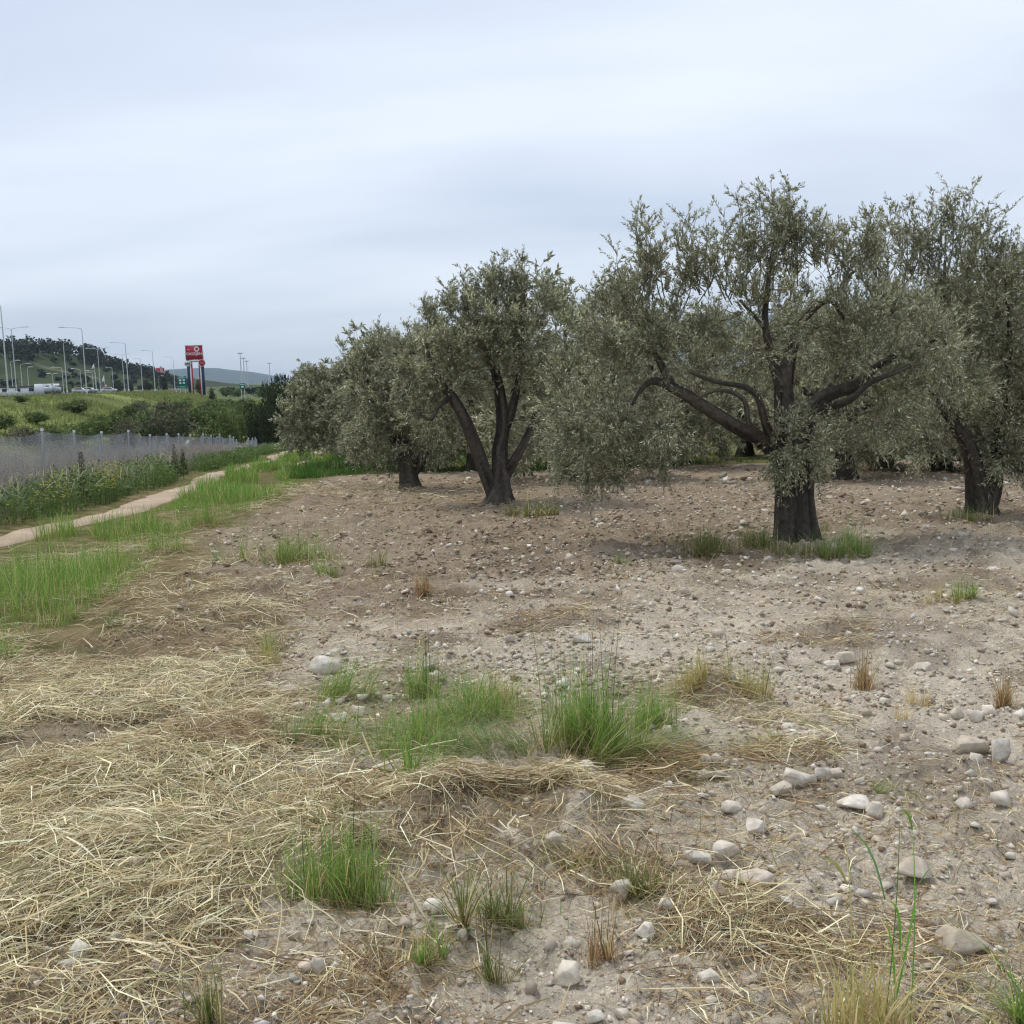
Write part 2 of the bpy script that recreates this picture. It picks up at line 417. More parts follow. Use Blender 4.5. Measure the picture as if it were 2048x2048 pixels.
# ------------------------------------------------------------------ farm track: two worn wheel tracks
def track(off, half, y0, y1, name, label):
    ys = np.arange(y0, y1, 0.25); K = 13
    us = np.linspace(-1, 1, K)
    w = half * (0.72 + 0.5 * fbm(ys, ys * 0 + off, 0.5, 3, 7)) * np.clip((ys - y0) / 8.0 + (off == 0), 0.05, 1)
    edge = 0.4 * (fbm(ys, ys * 0 + 5 + off, 1.3, 4, 8) - 0.5)
    X = XP(ys)[:, None] + off + edge[:, None] + w[:, None] * us[None]; X = X + 0.16 * (fbm(ys[:, None] + 0 * X, np.sign(us)[None] + 0 * X, 2.6, 3, 18) - 0.5) * np.abs(us)[None] ** 2; Y = np.repeat(ys[:, None], K, 1)
    Z = H(X, Y) + 0.05 - 0.075 * np.abs(us[None]) ** 3 + 0.02 * (fbm(X, Y, 4, 3, 12) - 0.5)
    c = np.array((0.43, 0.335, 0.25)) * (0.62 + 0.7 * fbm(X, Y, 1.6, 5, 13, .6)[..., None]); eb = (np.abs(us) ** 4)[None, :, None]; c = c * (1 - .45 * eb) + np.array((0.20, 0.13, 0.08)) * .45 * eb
    i = np.arange(len(ys) - 1)[:, None] * K; j = np.arange(K - 1)[None]
    Q = np.stack([i + j, i + j + 1, i + K + j + 1, i + K + j], -1).reshape(-1, 4)
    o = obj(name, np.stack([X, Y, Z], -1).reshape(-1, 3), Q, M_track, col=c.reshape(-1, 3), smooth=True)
    tag(o, label, kind='structure')
M_track = mat_attr('sandy_track', 1.0, 0.05, 0, 9, 0.22, 0.6, 0.02)
track(0.0, 0.46, 5, 74, 'farm_track', 'sandy wheel track of the farm lane beside the weeds')
track(1.8, 0.42, 38, 74, 'farm_track', 'narrow second wheel track of the farm lane beside the verge grass')

# ------------------------------------------------------------------ highway on its embankment
def strip(name, off0, off1, lift, mat, y0=40, y1=1500, n=160):
    ys = np.linspace(y0, y1, n)
    V = np.stack([np.stack([XR(ys) + o, ys, RZ(ys) + lift], -1) for o in (off0, off1)], 1).reshape(-1, 3)
    i = np.arange(n - 1) * 2
    return obj(name, V, np.stack([i, i + 1, i + 3, i + 2], -1)[:, ::-1], mat)
tag(strip('highway', -27, -1.0, 0.12, M_asph), 'grey asphalt highway on the embankment', kind='structure')
tag(strip('lane_marking', -2.1, -1.8, 0.126, M_mark), 'white edge line along the near side of the highway', kind='structure')
tag(strip('lane_marking', -26.2, -25.9, 0.126, M_mark), 'white edge line along the far side of the highway', kind='structure')
# ------------------------------------------------------------------ pine hill
HP = np.array([(-900, 700), (-400, 694), (0, 706), (60, 704), (110, 706), (150, 718), (172, 729), (220, 741), (260, 751), (300, 764), (345, 777), (420, 790)], float)
HY = 750.0
hx = np.array([at(p, q, HY)[0] for p, q in HP]); hz = np.array([at(p, q, HY)[2] for p, q in HP])
def hill_z(x, y):
    top = np.interp(x, hx, hz)
    t = np.where(y < HY, sm((y - 455) / (HY - 455)) ** 0.8, sm((1250 - y) / 500))
    z = -2.5 + (top + 2.5) * t
    return z + t * (1 - 0.7 * sm(1 - np.abs(y - HY) / 60)) * 5.0 * (fbm(x, y, 0.012, 4, 121) - 0.5)
xs = np.linspace(hx[0], hx[-1] + 30, 150); ys = np.linspace(450, 1250, 90)
X, Y = np.meshgrid(xs, ys); Z = hill_z(X, Y)
n1 = fbm(X, Y, 0.03, 4, 131)[..., None]
c = np.array((0.030, 0.042, 0.020)) * (1 - n1) + np.array((0.062, 0.082, 0.034)) * n1
trk = sm(1 - np.abs(fbm(X, Y, 0.008, 2, 141) - 0.5) / 0.02)[..., None]
c = c * (1 - 0.5 * trk) + np.array((0.24, 0.22, 0.16)) * 0.5 * trk
i = np.arange(89)[:, None] * 150; j = np.arange(149)[None]
M_hill = mat_attr('hill_scrub', 1.0, 0.05, 0, 0.15, 0.45)
tag(obj('hill', np.stack([X, Y, Z], -1).reshape(-1, 3), np.stack([i + j, i + j + 1, i + 151 + j, i + 150 + j], -1).reshape(-1, 4), M_hill, col=c.reshape(-1, 3), smooth=True),
    'scrubby green hill beyond the highway', kind='structure')

# ------------------------------------------------------------------ blue mountains far off
MP = np.array([(-900, 752), (200, 748), (330, 740), (430, 736), (500, 744), (560, 758), (640, 764), (800, 742), (1000, 708), (1150, 688), (1300, 668), (1450, 642),
               (1600, 622), (1700, 636), (1850, 664), (2048, 688), (2400, 715), (3000, 730)], float)
MY = 6500.0
mx = np.array([at(p, q, MY)[0] for p, q in MP]); mz = np.array([at(p, q, MY)[2] for p, q in MP])
xs = np.linspace(mx[0], mx[-1], 260); ys = np.linspace(5000, 8000, 60)
X, Y = np.meshgrid(xs, ys); top = np.interp(X, mx, mz) + 14 * (fbm(X, X * 0, 0.004, 4, 151) - 0.5)
t = 1 - np.abs(Y - MY) / 1500; t = sm(t) ** 0.8
Z = -6 + (top + 6) * t * (1 - 0.25 * (1 - t) * fbm(X, Y, 0.003, 4, 161))
c = np.array((0.05, 0.07, 0.075)) * (0.7 + 0.6 * fbm(X, Y, 0.004, 4, 171)[..., None])
i = np.arange(59)[:, None] * 260; j = np.arange(259)[None]
M_mtn = mat_attr('mountain_woods', 1.0, 0.05, 0, 0.01, 0.3)
tag(obj('mountains', np.stack([X, Y, Z], -1).reshape(-1, 3), np.stack([i + j, i + j + 1, i + 261 + j, i + 260 + j], -1).reshape(-1, 4), M_mtn, col=c.reshape(-1, 3), smooth=True),
    'distant blue mountain range on the horizon', kind='structure')

# ------------------------------------------------------------------ the air
hm = bpy.data.materials.new('haze_air'); hm.use_nodes = True
hn, hl = hm.node_tree.nodes, hm.node_tree.links; hn.clear()
ho = hn.new('ShaderNodeOutputMaterial'); hv = hn.new('ShaderNodeVolumePrincipled')
hv.inputs['Color'].default_value = (0.68, 0.85, 1.0, 1); hv.inputs['Density'].default_value = 8.5e-5; hv.inputs['Anisotropy'].default_value = 0.0
hl.new(hv.outputs[0], ho.inputs['Volume'])
hb = MB().box((0, 0, 181), (19000, 19000, 386)).build('haze', hm)
tag(hb, 'thin bluish air between the orchard and the mountains', kind='stuff')

# ================================================================== OLIVE TREES
BARK = (0.036, 0.031, 0.028); BARK_LT = (0.24, 0.205, 0.16)
def catmull(P, n):
    P = np.asarray(P, float); Q = np.r_[[2 * P[0] - P[1]], P, [2 * P[-1] - P[-2]]]
    t = np.linspace(0, len(P) - 1 - 1e-6, n); k = t.astype(int); u = (t - k)[:, None]
    a, b, c, d = Q[k], Q[k + 1], Q[k + 2], Q[k + 3]
    return 0.5 * (2 * b + (c - a) * u + (2 * a - 5 * b + 4 * c - d) * u ** 2 + (3 * b - a - 3 * c + d) * u ** 3)
def limb_mesh(P, r, n_side, n_ring, rough, seed, lobes=0, flare=0.0):
    C = catmull(np.c_[P, r], n_ring); pts, rr = C[:, :3], C[:, 3]
    V, Q = tubes(pts[None], rr[None], n_side)
    V = V.reshape(n_ring, n_side, 3); a = np.arange(n_side) * 2 * math.pi / n_side; s = np.linspace(0, 1, n_ring)
    L = np.linalg.norm(np.diff(pts, axis=0), axis=1).sum()
    A2 = np.cos(a)[None] * 2.2; B2 = np.sin(a)[None] * 2.2; S2 = (s * L)[:, None]
    ns = fbm(A2 + 7 * seed + S2 * 0.6, B2 + S2 * 1.1, 1.1, 3, 200 + seed) - 0.5
    ns2 = fbm(np.cos(a)[None] * 8 + 3 * seed + S2 * 0.8, np.sin(a)[None] * 8 + S2 * 1.6, 1.0, 3, 230 + seed) - 0.5
    k = 1 + rough * (1.2 * ns + 0.9 * ns2)
    if lobes: k = k + 0.10 * np.cos(lobes * a + seed + 1.2 * s[:, None]) * np.clip(1.1 - s, 0, 1)[:, None] - 0.46 * np.exp(-((np.angle(np.exp(1j * (a[None] - 4.45 - .35 * np.sin(4 * s[:, None]))))) / .15) ** 2) * np.clip(1.2 - s, 0, 1)[:, None]
    if flare: k = k + flare * np.exp(-s * 9)[:, None] * (0.7 + 0.8 * np.cos(3 * a + seed)[None] ** 2)
    V = pts[:, None] + (V - pts[:, None]) * k[..., None]
    lt = np.clip(0.5 + 1.5 * ns + ns2, 0, 1)[..., None]
    col = (np.array(BARK) * (1 - lt * 0.34) + np.array(BARK_LT) * lt * 0.34) * (0.8 + 0.5 * (ns2[..., None] + 0.5))
    return V.reshape(-1, 3), Q, col.reshape(-1, 3), np.c_[pts, rr]
def hermite_branches(Qp, P, d0, sag):
    """curved branches from Qp to P with K points"""
    K = 7; t = np.linspace(0, 1, K)[None, :, None]
    L = np.linalg.norm(P - Qp, axis=1)
    ctrl = 0.5 * (Qp + P); ctrl[:, 2] += sag * L; ctrl += rng.normal(size=ctrl.shape) * (0.13 * L)[:, None]
    B = (1 - t) ** 2 * Qp[:, None] + 2 * (1 - t) * t * ctrl[:, None] + t ** 2 * P[:, None]
    B[:, 1:-1] += rng.normal(size=(len(P), K - 2, 3)) * (0.025 * L)[:, None, None]
    return B
LEAFC = [(0.195, 0.207, 0.112), (0.315, 0.322, 0.19), (0.47, 0.475, 0.325), (0.70, 0.70, 0.55), (0.33, 0.285, 0.15)]
LEAFW = [3, 4, 3, 1.6, 0.7]
def grow_crown(nodes, blobs, plumes, ncl, ntw, nlf, ll, lw, seed, twl=(0.16, 0.40), open_=()):
    """nodes (n,4) limb skeleton; blobs (cx,cy,cz,rx,ry,rz,weight,droop); returns leaf mesh arrays and branch tubes"""
    global rng
    rng = np.random.default_rng(seed)
    B = np.array(blobs, float); w = B[:, 6] * (B[:, 3] * B[:, 4] * B[:, 5]) ** 0.8; w /= w.sum()
    bi = rng.choice(len(B), ncl, p=w); b = B[bi]
    dv = unit(rng.normal(size=(ncl, 3))); rr = rng.random(ncl) ** 0.42
    P = b[:, :3] + dv * rr[:, None] * b[:, 3:6]
    keep = np.ones(ncl, bool)
    for ox, oy, oz, orx, orz in open_:      # pruned-out windows where the limbs show
        keep &= ~((((P[:, 0] - ox) / orx) ** 2 + ((P[:, 2] - oz) / orz) ** 2 < 1) & (P[:, 1] < oy + 0.55) & (rng.random(ncl) < .93))
    P, b, bi = P[keep], b[keep], bi[keep]; ncl = len(P)
    gz_ = H0(P[:, 0], P[:, 1]) + 0.25; P[:, 2] = np.maximum(P[:, 2], gz_ + 0.3 * rng.random(ncl))
    d = np.linalg.norm(P[:, None] - nodes[None, :, :3], axis=2).min(1)
    order = np.argsort(d); P = P[order]; b = b[order]; bi = bi[order]
    sk = [nodes]; allsk = nodes; starts = []; r0 = []; Bs = []
    CH = 24
    for k in range(0, ncl, CH):
        p = P[k:k + CH]
        dd = np.linalg.norm(p[:, None] - allsk[None, :, :3], axis=2) + 0.25 * np.clip(p[:, None, 2] * 0 + allsk[None, :, 2] - p[:, None, 2], 0, 9)
        q = allsk[dd.argmin(1)]
        bz = hermite_branches(q[:, :3], p, None, 0.12)
        L = np.linalg.norm(p - q[:, :3], axis=1)
        ra = np.minimum(q[:, 3] * 0.7, 0.006 + 0.013 * L)
        rad_ = ra[:, None] * np.linspace(1, 0.35, 7)[None] + 0.0015
        Bs.append(bz); r0.append(rad_)
        allsk = np.r_[allsk, np.concatenate([bz[:, 2:], rad_[:, 2:, None]], 2).reshape(-1, 4)]
    Bz = np.concatenate(Bs); Br = np.concatenate(r0)
    # twigs
    N = ncl * ntw
    ci = np.repeat(np.arange(ncl), ntw); t = 0.5 + 0.5 * rng.random(N) ** 0.7
    k = np.minimum((t * 6).astype(int), 5); u = (t * 6 - k)[:, None]
    S = Bz[ci, k] * (1 - u) + Bz[ci, k + 1] * u
    bd = unit(Bz[ci, -1] - Bz[ci, 2]); cen = b[ci, :3]; outw = unit((S - cen) / b[ci, 3:6])
    hh = np.clip((S[:, 2] - cen[:, 2]) / b[ci, 5], -1, 1); droop = b[ci, 7]
    D = outw * 0.55 + bd * 0.45 + rng.normal(size=(N, 3)) * 0.55; D[:, 2] += 0.35 * (hh + 0.6) - droop * 0.3; D = unit(D)
    L = rng.uniform(*twl, N)
    bend = np.where(hh > 0.2, 0.25, -0.1) - droop * 0.35
    tt = np.array([0, 0.5, 1.0])
    TW = S[:, None] + D[:, None] * (L[:, None] * tt)[..., None]; TW[..., 2] += bend[:, None] * L[:, None] * tt[None] ** 2
    # upright plumes of water shoots at the top
    pl_tw = []; pl_sh = []
    for (x, y, z0, z1, wid, n) in plumes:
        nn = int(n); base = np.c_[x + rng.normal(size=nn) * wid * 0.16, y + rng.normal(size=nn) * wid * 0.3, z0 + rng.normal(size=nn) * 0.12]
        topz = z0 + (z1 - z0) * (0.45 + 0.5 * rng.random(nn)); topz[0] = z1
        sp = wid * (1.25 - .75 * (topz - z0) / (z1 - z0))
        tip = np.c_[x + rng.normal(size=nn) * sp * .55, y + rng.normal(size=nn) * sp * .6, topz]
        tp = np.linspace(0, 1, 7)[None, :, None]
        bow = np.c_[rng.normal(size=(nn, 2)) * .09, np.zeros(nn)]
        sh = base[:, None] * (1 - tp) + tip[:, None] * tp + bow[:, None] * np.sin(tp * math.pi)
        pl_sh.append(sh)
        ns = 11; si = np.repeat(np.arange(nn), ns); ts = 0.12 + 0.88 * rng.random(nn * ns); ts[::ns] = 0.97
        s0 = base[si] * (1 - ts[:, None]) + tip[si] * ts[:, None] + bow[si] * np.sin(ts * math.pi)[:, None]
        dr = rng.normal(size=(nn * ns, 3)) * 0.65; dr[:, 2] = 0.7; dr = unit(dr); l_ = rng.uniform(0.12, 0.28, nn * ns)
        pl_tw.append(s0[:, None] + dr[:, None] * (l_[:, None] * tt)[..., None])
    if pl_tw: TW = np.concatenate([TW] + pl_tw)
    N = len(TW)
    tside = unit(np.cross(TW[:, 2] - TW[:, 0], rng.normal(size=(N, 3)))); TV, TQ = ribbons(TW, tside, np.repeat(np.array([[0.0034, 0.0026, 0.0012]]), N, 0) * (ll / 0.065) ** 0.5)
    # leaves
    M = N * nlf; ti = np.repeat(np.arange(N), nlf); t = 0.06 + 0.94 * rng.random(M)
    A, Mi, C = TW[ti, 0], TW[ti, 1], TW[ti, 2]
    LP = np.where(t[:, None] < 0.5, A + (Mi - A) * (t * 2)[:, None], Mi + (C - Mi) * (t * 2 - 1)[:, None])
    ax = unit(C - A); pr = unit(np.cross(ax, rng.normal(size=(M, 3))))
    LD = unit(ax * 0.75 + pr * rng.uniform(0.35, 0.95, M)[:, None] + np.array([0, 0, 0.08]))
    LL = ll * rng.uniform(0.6, 1.2, M); LW = lw * rng.uniform(0.7, 1.2, M)
    LV, LQ = leaves(LP, LD, LL, LW)
    lc = pick(LEAFC, LEAFW, M, 0.15)
    ccl = np.full(N, 1.0); ccl[:ncl * ntw] = (0.62 + 0.75 * rng.random(ncl))[np.repeat(np.arange(ncl), ntw)]; cl = ccl[ti] * (0.85 + 0.3 * rng.random(N)[ti]); lc = lc * cl[:, None]
    LC = np.repeat(lc, 4, 0)
    BV, BQ = tubes(Bz, Br, 4)
    BCc = np.repeat(np.array(BARK_LT)[None] * (0.55 + 0.6 * rng.random(ncl))[:, None], 28, 0)
    Vs, Qs, Cs = [BV, TV], [BQ, TQ + len(BV)], [BCc, np.repeat(np.array([(0.15, 0.145, 0.10)]), len(TV), 0)]
    if pl_sh:
        sh = np.concatenate(pl_sh); SV, SQ = tubes(sh, np.repeat(np.linspace(0.008, 0.0025, 7)[None], len(sh), 0), 4)
        Qs.append(SQ + len(BV) + len(TV)); Vs.append(SV); Cs.append(np.repeat(np.array([(0.17, 0.16, 0.12)]), len(SV), 0))
    return (LV, LQ, LC), (np.concatenate(Vs), np.concatenate(Qs), np.concatenate(Cs))

def tree(Y, base, label, trunk, limbs, blobs, plumes, ncl, ntw, nlf, ll, lw, seed, trunk_sides=28, open_=()):
    """trunk/limbs: lists of (px, py, dY, radius); blobs: (px, py, dY, rx, ry, rz, weight, droop); plumes: (px, py0, py1, width, n, dY)"""
    g = ground(*base) if Y is None else None
    if Y is None: Y = g[1]
    loc = np.array(at(base[0], base[1], Y)); loc[2] = float(H(loc[0], loc[1]))
    t = empty('olive_tree', loc); tag(t, label, 'olive tree', 'olive trees of the orchard')
    def pts(seq):
        return np.array([at(a, b, Y + c) for a, b, c, r in seq]), np.array([r for *_, r in seq])
    nodes = []
    P, r = pts(trunk); P[0, 2] = loc[2] - 0.12
    V, Q, C, nd = limb_mesh(P, r, trunk_sides, 56, 0.34, seed, lobes=2 if len(limbs) > 2 else 0, flare=0.45)
    obj('trunk', V - loc, Q, M_bark, t, C, True); nodes.append(nd[8:])
    for i, lm in enumerate(limbs):
        P, r = pts(lm); V, Q, C, nd = limb_mesh(P, r, 12, 30, 0.2, seed + 3 * i + 1)
        obj('limb', V - loc, Q, M_bark, t, C, True); nodes.append(nd[6:])
    nodes = np.concatenate(nodes)
    wb = [(*at(a, b, Y + c), rx, ry, rz, w, dr) for a, b, c, rx, ry, rz, w, dr in blobs]
    wp = []
    for a, b0, b1, wid, n, dY in plumes:
        p0, p1 = at(a, b0, Y + dY), at(a, b1, Y + dY); wp.append((p0[0], p0[1], p0[2], p1[2], wid, n))
    (LV, LQ, LC), (BV, BQ, BC) = grow_crown(nodes, wb, wp, ncl, ntw, nlf, ll, lw, seed, open_=[(*at(a, b, Y), rx, rz) for a, b, rx, rz in open_])
    obj('branches', BV - loc, BQ, M_twig, t, BC, True)
    o = obj('crown', LV - loc, LQ, M_leaf, t, LC); o['kind'] = 'stuff'
    return t

# A: the large tree right of centre
YA = float(ground(1590, 1082)[1])
TA = tree(YA, (1590, 1082), 'largest olive tree with thick split trunk and long low limb reaching left',
  [(1594, 1090, 0, .215), (1588, 1030, 0, .20), (1585, 960, 0, .205), (1582, 915, 0, .215), (1578, 880, .05, .17), (1570, 830, .1, .13), (1566, 770, .1, .105)],
  [[(1560, 905, .05, .14), (1520, 880, 0, .095), (1470, 852, -.05, .085), (1400, 808, -.1, .075), (1345, 775, -.1, .06), (1305, 762, -.05, .045), (1278, 785, -.1, .024), (1250, 840, -.2, .010)],
   [(1345, 778, -.1, .06), (1325, 735, .1, .045), (1300, 690, .2, .03), (1270, 640, .3, .018)],
   [(1600, 880, .05, .15), (1625, 815, .1, .10), (1665, 785, .1, .085), (1710, 772, .15, .07), (1745, 740, .2, .05), (1810, 700, .3, .03), (1870, 680, .3, .018)],
   [(1566, 790, .1, .11), (1575, 730, .2, .085), (1592, 670, .3, .06), (1620, 625, .3, .045), (1660, 600, .3, .035), (1690, 640, .3, .02)],
   [(1566, 780, .1, .09), (1545, 720, .2, .06), (1530, 640, .3, .04), (1540, 540, .3, .025), (1550, 460, .3, .014)],
   [(1545, 880, -.1, .07), (1530, 845, -.3, .045), (1518, 800, -.4, .04), (1492, 775, -.4, .034), (1430, 763, -.4, .026), (1380, 745, -.3, .018)],
   [(1550, 890, -.1, .05), (1500, 850, -.4, .032), (1488, 800, -.5, .028), (1440, 780, -.5, .02), (1390, 800, -.5, .012)],
   [(1640, 820, .1, .06), (1700, 800, -.4, .04), (1740, 765, -.5, .032), (1790, 745, -.6, .025), (1850, 715, -.6, .016)],
   [(1566, 790, .2, .07), (1560, 730, .9, .05), (1530, 660, 1.3, .03), (1480, 600, 1.5, .018)],
   [(1600, 860, .2, .07), (1640, 800, .9, .05), (1690, 720, 1.4, .03), (1740, 640, 1.6, .018)]],
  [(1200, 830, -.1, .62, .75, .80, 1.4, .25), (1300, 760, .0, .85, .9, .72, 1.2, .3), (1185, 880, -.1, .45, .55, .40, 1.3, .25), (1330, 840, .3, .75, .7, .55, 1.1, .3),
   (1290, 665, .1, .75, .8, .48, 1.1, .1), (1450, 660, .1, .85, 1.0, .55, 1.0, .05), (1600, 625, .1, .80, .9, .58, .75, 0), (1720, 655, .2, .75, .9, .58, .9, 0),
   (1790, 720, .0, .80, .9, .62, 1.1, .3), (1588, 895, -.45, .46, .30, .36, 4.0, .5), (1770, 800, .3, .75, .8, .5, 1.1, .3), (1860, 780, .3, .6, .8, .5, .9, .3), (1700, 830, .0, .6, .8, .35, .7, .6), (1420, 760, .5, .7, .7, .5, .7, .2), (1560, 690, .8, .9, .8, .6, .9, .1),
   (1135, 800, .1, .40, .5, .55, 1.0, .3), (1180, 900, .2, .55, .6, .42, 1.3, .2), (1300, 920, .4, .55, .6, .32, 1.0, .3)],
  [(1280, 600, 424, .36, 11, 0), (1320, 590, 445, .3, 5, .1), (1405, 590, 420, .34, 12, 0), (1455, 590, 386, .2, 7, .1), (1535, 570, 362, .34, 15, 0), (1582, 560, 358, .28, 12, .1), (1640, 520, 430, .42, 10, 0),
   (1740, 540, 430, .4, 9, 0), (1690, 540, 455, .35, 7, .1), (1490, 560, 450, .4, 8, .2), (1360, 600, 520, .3, 6, .1), (1235, 640, 545, .3, 5, 0)],
  470, 11, 20, .058, .0070, 3, 64, [(1440, 815, .62, .40), (1340, 770, .40, .22), (1490, 890, .36, .24), (1690, 790, .50, .28), (1590, 1040, .7, .40), (1570, 760, .35, .40)])

# B: right edge
YB = float(ground(1968, 1030)[1])
TB = tree(YB, (1968, 1030), 'olive tree with twin stems at the right edge of the picture',
  [(1968, 1036, 0, .22), (1962, 1005, 0, .19), (1955, 970, 0, .16), (1948, 930, 0, .13), (1935, 885, 0, .11), (1910, 850, 0, .09)],
  [[(1975, 1010, 0, .14), (1988, 970, .05, .12), (1992, 920, .1, .10), (1998, 860, .15, .08), (2010, 780, .2, .06), (2020, 680, .2, .035), (2010, 560, .2, .018)],
   [(1925, 872, 0, .08), (1905, 810, .1, .065), (1895, 740, .2, .05), (1885, 640, .2, .032), (1890, 520, .2, .018)],
   [(1915, 858, 0, .07), (1870, 800, -.2, .05), (1820, 750, -.3, .035), (1770, 720, -.3, .02)],
   [(2000, 850, .2, .06), (2060, 780, .1, .045), (2130, 720, 0, .03), (2190, 690, 0, .018)]],
  [(1830, 660, 0, .85, 1.0, .80, 1.1, .1), (1930, 610, .1, .9, 1.0, .75, 1.2, 0), (2040, 640, .1, .95, 1.0, .80, 1.2, .1), (1960, 720, .2, 1.0, 1.0, .7, 1.0, .3), (1850, 780, -.1, .7, .8, .5, 1.0, .4),
   (2030, 850, -.2, .55, .6, .65, 1.2, .7), (2130, 720, 0, .8, 1.0, .9, 1.0, .3), (1840, 860, .3, .7, .7, .4, 1.1, .3), (1940, 860, .3, .6, .6, .35, .9, .4), (2010, 920, -.3, .34, .35, .36, 2.0, .5)],
  [(1890, 540, 365, .45, 12, 0), (1925, 540, 380, .3, 8, .1), (1810, 560, 405, .5, 10, 0), (1850, 560, 420, .4, 8, .1), (1970, 540, 410, .45, 8, .1), (1760, 580, 430, .4, 8, 0), (2030, 560, 475, .5, 9, 0), (2090, 560, 480, .5, 8, 0)],
  370, 11, 17, .062, .0082, 5, 32, [(1945, 990, .30, .28), (1900, 850, .30, .2)])

# C: middle tree with three spread stems
YC = float(ground(1000, 1005)[1])
TC = tree(YC, (1000, 1005), 'olive tree in the middle with three dark stems spreading from one base',
  [(1000, 1010, 0, .24), (1001, 980, 0, .20), (1002, 945, 0, .17), (1000, 900, .1, .14), (1006, 850, .1, .12), (1000, 790, .2, .10), (990, 735, .2, .08)],
  [[(990, 995, -.05, .15), (972, 950, -.1, .125), (950, 890, -.15, .12), (930, 840, -.2, .11), (905, 795, -.2, .09), (885, 770, -.2, .065), (860, 720, -.2, .04), (850, 660, -.1, .02)],
   [(1010, 950, 0, .12), (1030, 918, -.1, .09), (1046, 890, -.1, .075), (1062, 850, 0, .05), (1085, 790, 0, .03)],
   [(1005, 870, .1, .10), (1022, 822, .2, .09), (1035, 770, .3, .06), (1045, 680, .3, .035), (1042, 600, .3, .02)],
   [(990, 745, .2, .07), (968, 690, .2, .05), (955, 640, .1, .03), (950, 590, .1, .018)],
   [(905, 795, -.2, .06), (880, 810, -.5, .04), (862, 838, -.6, .03), (838, 828, -.6, .018)]],
  [(890, 715, -.1, .85, 1.0, .65, 1.0, .3), (880, 800, 0, .7, .8, .55, .7, .6), (955, 665, 0, .85, 1.0, .6, 1.1, .05), (1045, 675, .1, .8, 1.0, .65, 1.1, .1), (1000, 730, .3, 1.1, 1.0, .6, .8, .2),
   (1080, 760, .1, .65, .8, .7, 1.0, .4), (1080, 840, .1, .5, .6, .4, .8, .3), (820, 720, 0, .6, .6, .5, 1.0, .3), (870, 840, .2, .5, .6, .4, .8, .3)],
  [(993, 630, 506, .38, 16, 0), (1045, 630, 514, .3, 13, 0), (945, 640, 532, .3, 9, 0), (905, 640, 570, .45, 8, 0), (870, 650, 600, .4, 7, 0), (1085, 630, 570, .4, 7, 0), (1020, 600, 550, .3, 6, .2)],
  330, 11, 16, .075, .0098, 8, 28, [(945, 870, .45, .75), (1010, 850, .38, .75), (1000, 950, .8, .5)])

# D: small bushy tree left of the middle one
YD = float(ground(822, 980)[1])
TD = tree(YD, (822, 980), 'bushy olive tree on a short stout trunk left of the three-stemmed one',
  [(824, 985, 0, .30), (820, 962, 0, .23), (816, 935, 0, .20), (812, 905, 0, .17), (808, 870, .1, .12)],
  [[(820, 950, 0, .16), (845, 915, .1, .12), (868, 870, .1, .08), (885, 810, .2, .045), (880, 740, .2, .02)],
   [(812, 910, 0, .12), (780, 870, 0, .085), (750, 820, 0, .05), (735, 760, .1, .025)],
   [(808, 880, .1, .11), (810, 820, .2, .08), (800, 750, .3, .045), (790, 690, .3, .02)]],
  [(770, 800, 0, .85, 1.1, .8, 1.1, .4), (730, 860, 0, .55, .9, .6, 1.0, .8), (850, 790, .1, .9, 1.1, .8, 1.1, .3), (800, 730, .2, .9, 1.0, .55, 1.0, .05), (815, 890, -.3, .9, .6, .35, 1.0, .8), (890, 850, .1, .5, .8, .6, .9, .7), (750, 900, 0, .4, .7, .4, .7, .9)],
  [(740, 740, 665, .5, 8, 0), (780, 730, 650, .5, 8, .2), (835, 720, 650, .5, 8, .2), (710, 770, 700, .4, 6, 0)],
  280, 11, 14, .084, .0122, 13, 24)

# E: the last tree before the lane
YE = 36.0
TE = tree(YE, (706, 925), 'olive tree at the far left of the row beside the farm track',
  [(708, 928, 0, .30), (706, 912, 0, .25), (700, 895, 0, .21), (690, 872, 0, .16)],
  [[(702, 902, 0, .15), (680, 860, 0, .10), (650, 830, 0, .07), (620, 850, 0, .04)], [(692, 875, 0, .13), (700, 820, .2, .09), (690, 760, .3, .04)], [(698, 885, 0, .12), (730, 850, 0, .08), (745, 800, 0, .04)]],
  [(620, 810, 0, .95, 1.2, 1.0, 1.1, .4), (600, 860, 0, .7, 1.1, .75, 1.1, .8), (680, 800, 0, 1.1, 1.2, 1.0, 1.1, .2), (730, 820, 0, .9, 1.2, .9, 1.0, .4), (660, 860, -.4, 1.0, .6, .5, .8, .8), (570, 850, 0, .4, .8, .9, .7, .6)],
  [(640, 770, 725, .6, 7, 0), (690, 770, 720, .6, 8, 0), (600, 790, 745, .5, 6, 0), (725, 770, 735, .5, 7, 0)],
  350, 7, 13, .115, .018, 17, 18)

